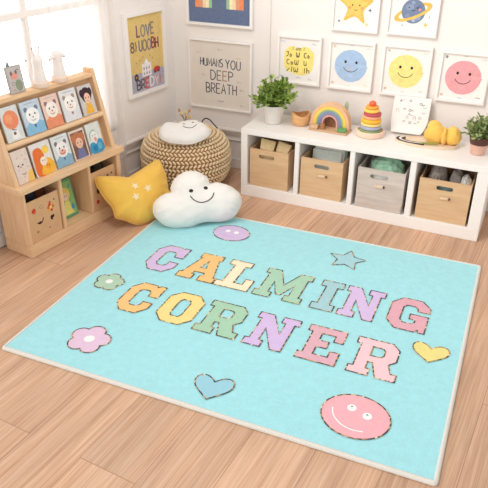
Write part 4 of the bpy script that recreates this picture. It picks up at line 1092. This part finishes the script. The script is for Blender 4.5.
def fox(b, w, h, z):
    b.prism(catmull([(-w*.42, h*.02), (w*.1, h*.02), (0, h*.35), (w*.1, h*.6), (-w*.05, h*.84), (-w*.38, h*.8), (-w*.46, h*.4)], 4), None, z, ink((230, 118, 60)))
    b.prism(catmull([(-w*.2, h*.02), (w*.46, h*.03), (w*.44, h*.35), (w*.15, h*.5), (-w*.1, h*.3)], 4), None, z+.0003, ink((242, 184, 74)))
    b.disc(w*.22, h*.74, w*.18, z+.0003, ink((244, 206, 96)), h*.12, 18)
    b.disc(0, h*.42, w*.17, z+.0006, ink((246, 224, 206)), h*.14, 20); b.disc(w*.16, h*.24, w*.13, z+.0008, ink((240, 168, 60)), h*.11, 16)
    for x, y in ((-.05, .44), (.06, .44), (.12, .26), (.2, .26)): b.disc(x*w, y*h, w*.022, z+.0012, ink((120, 60, 50)), h*.018, 8)
def sea(b, w, h, z):
    b.prism(catmull([(-w*.46, h*.03), (w*.46, h*.03), (w*.46, h*.36), (w*.2, h*.44), (0, h*.30), (-w*.2, h*.38), (-w*.46, h*.34)], 4), None, z, ink((72, 152, 192)))
    b.disc(-w*.15, h*.18, w*.16, z+.0003, ink((50, 128, 176)), h*.1, 16); b.disc(w*.2, h*.2, w*.15, z+.0003, ink((112, 180, 206)), h*.12, 16)
    b.disc(-w*.05, h*.55, w*.26, z+.0004, ink((236, 232, 226)), h*.17, 20); b.disc(0, h*.46, w*.1, z+.0007, ink((236, 160, 150)), h*.08, 14)
    b.ribbon(arc(-w*.05, h*.55, w*.3, 60, 200, 12, h*.22), .004, z+.0007, ink((140, 176, 130)))
    for s in (-1, 1): b.disc(-w*.05+s*w*.1, h*.6, w*.025, z+.0008, ink(BK), h*.02, 8)
pbook('picture book with an orange balloon face, leftmost on the upper ledge', .095, 0, .100, .160, (214, 218, 216), balloon)
pbook('pale blue picture book with a bear face, second on the upper ledge', .219, 0, .114, .158, (196, 210, 222), beast((244, 242, 240), (120, 132, 152), (140, 186, 216), None, (70, 100, 140)))
pbook('peach picture book with an animal face, third on the upper ledge', .339, 0, .104, .156, (234, 204, 188), beast((246, 236, 228), (150, 120, 130), (230, 146, 112), (250, 226, 210)))
pbook('white picture book with a puppy face, fourth on the upper ledge', .459, 0, .108, .156, (226, 224, 224), beast((246, 242, 238), (170, 150, 130), (222, 222, 224), (250, 230, 220), (180, 90, 90)))
pbook('grey picture book with a dark haired child, rightmost on the upper ledge', .576, 0, .094, .152, (206, 202, 198), girl((66, 50, 56), (240, 196, 170), (238, 180, 70)))
pbook('pale picture book with a dotted face, leftmost on the lower shelf', .072, 1, .094, .158, (226, 208, 196), dots)
pbook('cream picture book with an orange fox, second on the lower shelf', .195, 1, .122, .158, (226, 222, 218), fox)
pbook('white picture book with a blue and grey animal, third on the lower shelf', .321, 1, .106, .157, (220, 224, 222), beast((240, 236, 232), (130, 120, 130), (140, 178, 200), (236, 176, 160), (80, 110, 140)))
pbook('cream picture book with a brown cover picture of a child, fourth on the lower shelf', .436, 1, .102, .152, (226, 206, 192), girl((190, 120, 84), (236, 190, 166), (120, 122, 160), (122, 92, 84)))
pbook('white picture book with a blue sea picture, rightmost on the lower shelf', .549, 1, .096, .156, (220, 222, 216), sea)

# crates and book in the base cubbies
def toy_box(label, u0, u1, v0, z1, marks):
    W = u1-u0; H = z1-.0665; D = .155
    t = thing('cardboard_box', label, 'box', bw((u0+u1)/2, v0, .0665), (0, 0, A80), 'boxes in the book display base')
    w = .005
    b = MB(); b.box(-W/2, W/2, 0, w, 0, H, M['card_box'], .001)
    marks(b, W, H); b.build('front_panel', t)
    b = MB(); b.box(-W/2, -W/2+w, w, D, 0, H, M['card_box'], .001); b.box(W/2-w, W/2, w, D, 0, H, M['card_box'], .001); b.box(-W/2+w, W/2-w, D-w, D, 0, H, M['card_box'], .001); b.box(-W/2+w, W/2-w, w, D-w, 0, w, M['card_box'], .001)
    b.build('box_shell', t)
FX = Matrix.Translation((0, -.0004, 0)) @ Matrix.Rotation(PI/2, 4, 'X')
def marks1(b, W, H):
    def D(x, y, r, c, ry=None, k=0): b.disc(x, y, r, .0002*k, ink(c), ry, 14, T=FX, wob=.3)
    D(-.062, .165, .012, (206, 70, 50), .014); D(-.056, .156, .006, (226, 120, 90), .006, 1)
    b.ribbon(arc(-.012, .172, .014, 20, 330, 12, .008), .0025, 0, ink((150, 132, 110)), T=FX)
    for k in range(6): D(.042+.015*math.cos(k), .148+.016*math.sin(k), .0075, [(214, 110, 60), (232, 170, 90), (196, 80, 60)][k % 3], .009)
    D(.042, .148, .007, (246, 210, 120), .008, 1); D(.040, .176, .006, (190, 70, 60)); D(.068, .182, .005, (110, 90, 70))
    b.ribbon([(-.052, .098), (-.038, .088), (-.022, .092), (-.010, .112)], .006, 0, ink((70, 44, 34)), T=FX); D(-.034, .094, .010, (60, 38, 30), .006, 1)
    D(.040, .092, .008, (60, 38, 30), .013); D(.050, .098, .007, (70, 44, 34), .008, 1)
    D(-.056, .05, .007, (180, 120, 90)); D(.02, .045, .005, (176, 120, 90))
def marks2(b, W, H):
    def D(x, y, r, c, ry=None, k=0): b.disc(x, y, r, .0002*k, ink(c), ry, 14, T=FX, wob=.3)
    D(-.055, .17, .008, (120, 70, 50)); D(-.02, .182, .007, (80, 54, 42)); D(.03, .175, .008, (110, 74, 56)); D(.06, .18, .006, (90, 60, 46))
    D(-.05, .11, .010, (70, 46, 36), .016); D(-.06, .05, .012, (206, 74, 54), .013); D(.01, .09, .009, (110, 70, 52), .013); D(-.02, .06, .006, (190, 110, 80)); D(.05, .12, .008, (214, 150, 80))
toy_box('tan box printed with red flowers and dark marks, leftmost in the display base', .026, .224, .012, .288, marks1)
toy_box('tan box printed with dark marks, behind the star cushion', .456, .634, .012, .290, marks2)
def fill(name, label, u, v, z, r, mtl, seed): crumple(name, label, 'cloth', bw(u, v, z), r, mtl, seed, .3, 3, sub=4)
fill('dark_cloth', 'dark brown soft toy at the left of the leftmost display box', .072, .10, .250, (.032, .034, .058), M['dark'], 31)
fill('dark_cloth', 'dark blue soft toy at the middle of the leftmost display box', .130, .115, .245, (.024, .036, .060), mat('navy_cloth', (62, 64, 84), rough=.9, var=.2, vs=20), 33)
fill('brown_cloth', 'rust brown soft toy at the right of the leftmost display box', .184, .105, .240, (.026, .036, .058), mat('rust_cloth', (120, 70, 50), rough=.9, var=.2, vs=20), 35)
fill('dark_cloth', 'dark soft toy at the left of the box behind the star cushion', .502, .10, .250, (.034, .036, .058), M['dark'], 37)
fill('olive_cloth', 'dark olive soft toy at the right of the box behind the star cushion', .584, .10, .250, (.034, .036, .058), mat('olive_cloth', (78, 76, 56), rough=.9, var=.3, vs=20), 39)
t = thing('picture_book', 'green picture book standing in the middle cubby of the display', 'book', bw(.338, .088, .0668), (R(90-10), 0, A80))
def green_cover(b, w, h, z):
    b.box(-w*.44, w*.44, h*.06, h*.94, z-.0003, z, ink((150, 190, 120)), 0)
    b.disc(0, h*.62, w*.26, z+.0003, ink((238, 206, 110)), h*.18, 20); b.disc(0, h*.56, w*.15, z+.0006, ink((246, 216, 186)), h*.11, 16)
    b.prism([(-w*.28, h*.08), (w*.28, h*.08), (w*.12, h*.44), (-w*.12, h*.44)], None, z+.0004, ink((232, 222, 130)))
    for s in (-1, 1): b.disc(s*w*.06, h*.57, w*.02, z+.0009, ink(BK), h*.015, 8)
    b.disc(w*.28, h*.25, w*.1, z+.0005, ink((90, 150, 170)), h*.08); b.disc(-w*.3, h*.8, w*.08, z+.0005, ink((220, 130, 110)), h*.05); b.disc(w*.3, h*.8, w*.09, z+.0005, ink((110, 168, 130)), h*.06)
w_, h_, th = .118, .205, .014
b = MB(); c = ink((104, 162, 122)); b.box(-w_/2, w_/2, 0, h_, th-.0015, th, c, 0); b.box(-w_/2, w_/2, 0, h_, 0, .0015, c, 0); b.box(-w_/2, -w_/2+.0015, 0, h_, .0015, th-.0015, c, 0)
green_cover(b, w_, h_, th+.0004); b.build('cover', t)
b = MB(); b.box(-w_/2+.0015, w_/2-.002, .001, h_-.002, .0015, th-.0015, M['paper'], 0); b.build('pages', t)

# things standing on top of the display
t = thing('picture_card', 'grey picture card with a pink animal, standing on top of the book display', 'card', bw(.190, .150, .7625), (R(90-8), 0, A80))
b = MB(); b.box(-.044, .044, 0, .124, 0, .010, ink((178, 172, 170)), .001); z = .0104
b.box(-.038, .038, .006, .118, z-.0003, z, ink((190, 184, 180)), 0)
b.disc(-.004, .078, .020, z+.0003, ink((226, 154, 140)), .016, 18); b.disc(-.018, .092, .006, z+.0004, ink((120, 106, 110)), .010); b.disc(.010, .094, .006, z+.0004, ink((120, 106, 110)), .010)
b.disc(.012, .034, .020, z+.0003, ink((140, 150, 126)), .026, 18); b.ribbon([(-.026, .050), (-.010, .050)], .003, z+.0003, ink((130, 122, 120))); b.ribbon([(-.026, .040), (-.012, .040)], .003, z+.0003, ink((130, 122, 120))); b.ribbon([(-.028, .012), (-.018, .02), (-.01, .012)], .003, z+.0003, ink((200, 120, 110)))
b.disc(.022, .104, .003, z+.0003, ink(BK)); b.build('card_panel', t)
b = MB(); b.prism([(-.032, .123), (-.012, .123), (-.018, .150)], .002, .007, ink((120, 126, 128))); b.build('ear', t, 'small dark grey pointed ear')
def figurine(label, u, v, ears):
    t = thing('figurine', label, 'figurine', bw(u, v, .7625), (0, 0, A80), 'white figurines on the book display')
    b = MB(); b.lathe([(.039, 0), (.041, .003), (.041, .022), (.038, .026), (.001, .026)], mat('pale_peach_base', (240, 216, 198), rough=.5, var=.03, vs=12), 40); b.build('base', t, 'round pale peach base')
    b = MB(); b.lathe([(.030, .0262), (.031, .04), (.026, .075), (.023, .105), (.027, .125), (.022, .140), (.014, .148), (.001, .150)], M['ceramic'], 36); b.build('body', t)
    if ears:
        for s in (-1, 1):
            b = MB(); b.tube([(s*.012, 0, .142), (s*.017, 0, .165), (s*.021, 0, .180)], [.007, .006, .003], M['ceramic'], 10); b.ball((s*.021, 0, .181), .0045, ink((176, 172, 172)), 10, 8); b.build('ear', t)
        b = MB(); b.tube(catmull([(-.045, 0, .014), (-.056, 0, .06), (-.062, 0, .11), (-.066, 0, .135)], 5, False), .003, M['ceramic'], 8); b.ball((-.066, 0, .137), .006, ink((170, 168, 168)), 10, 8); b.build('side_wire', t, 'thin side wire with a grey tip')
    else:
        for s in (-1, 1):
            b = MB(); b.tube([(s*.018, 0, .122), (s*.036, 0, .120), (s*.048, 0, .112)], [.012, .011, .006], M['ceramic'], 10); b.ball((s*.050, 0, .111), .005, ink((176, 172, 172)), 10, 8); b.build('arm', t)
figurine('white figurine with two thin ears, next to the grey picture card', .325, .144, True)
figurine('white figurine with short arms, nearest the curtain on top of the display', .448, .144, False)
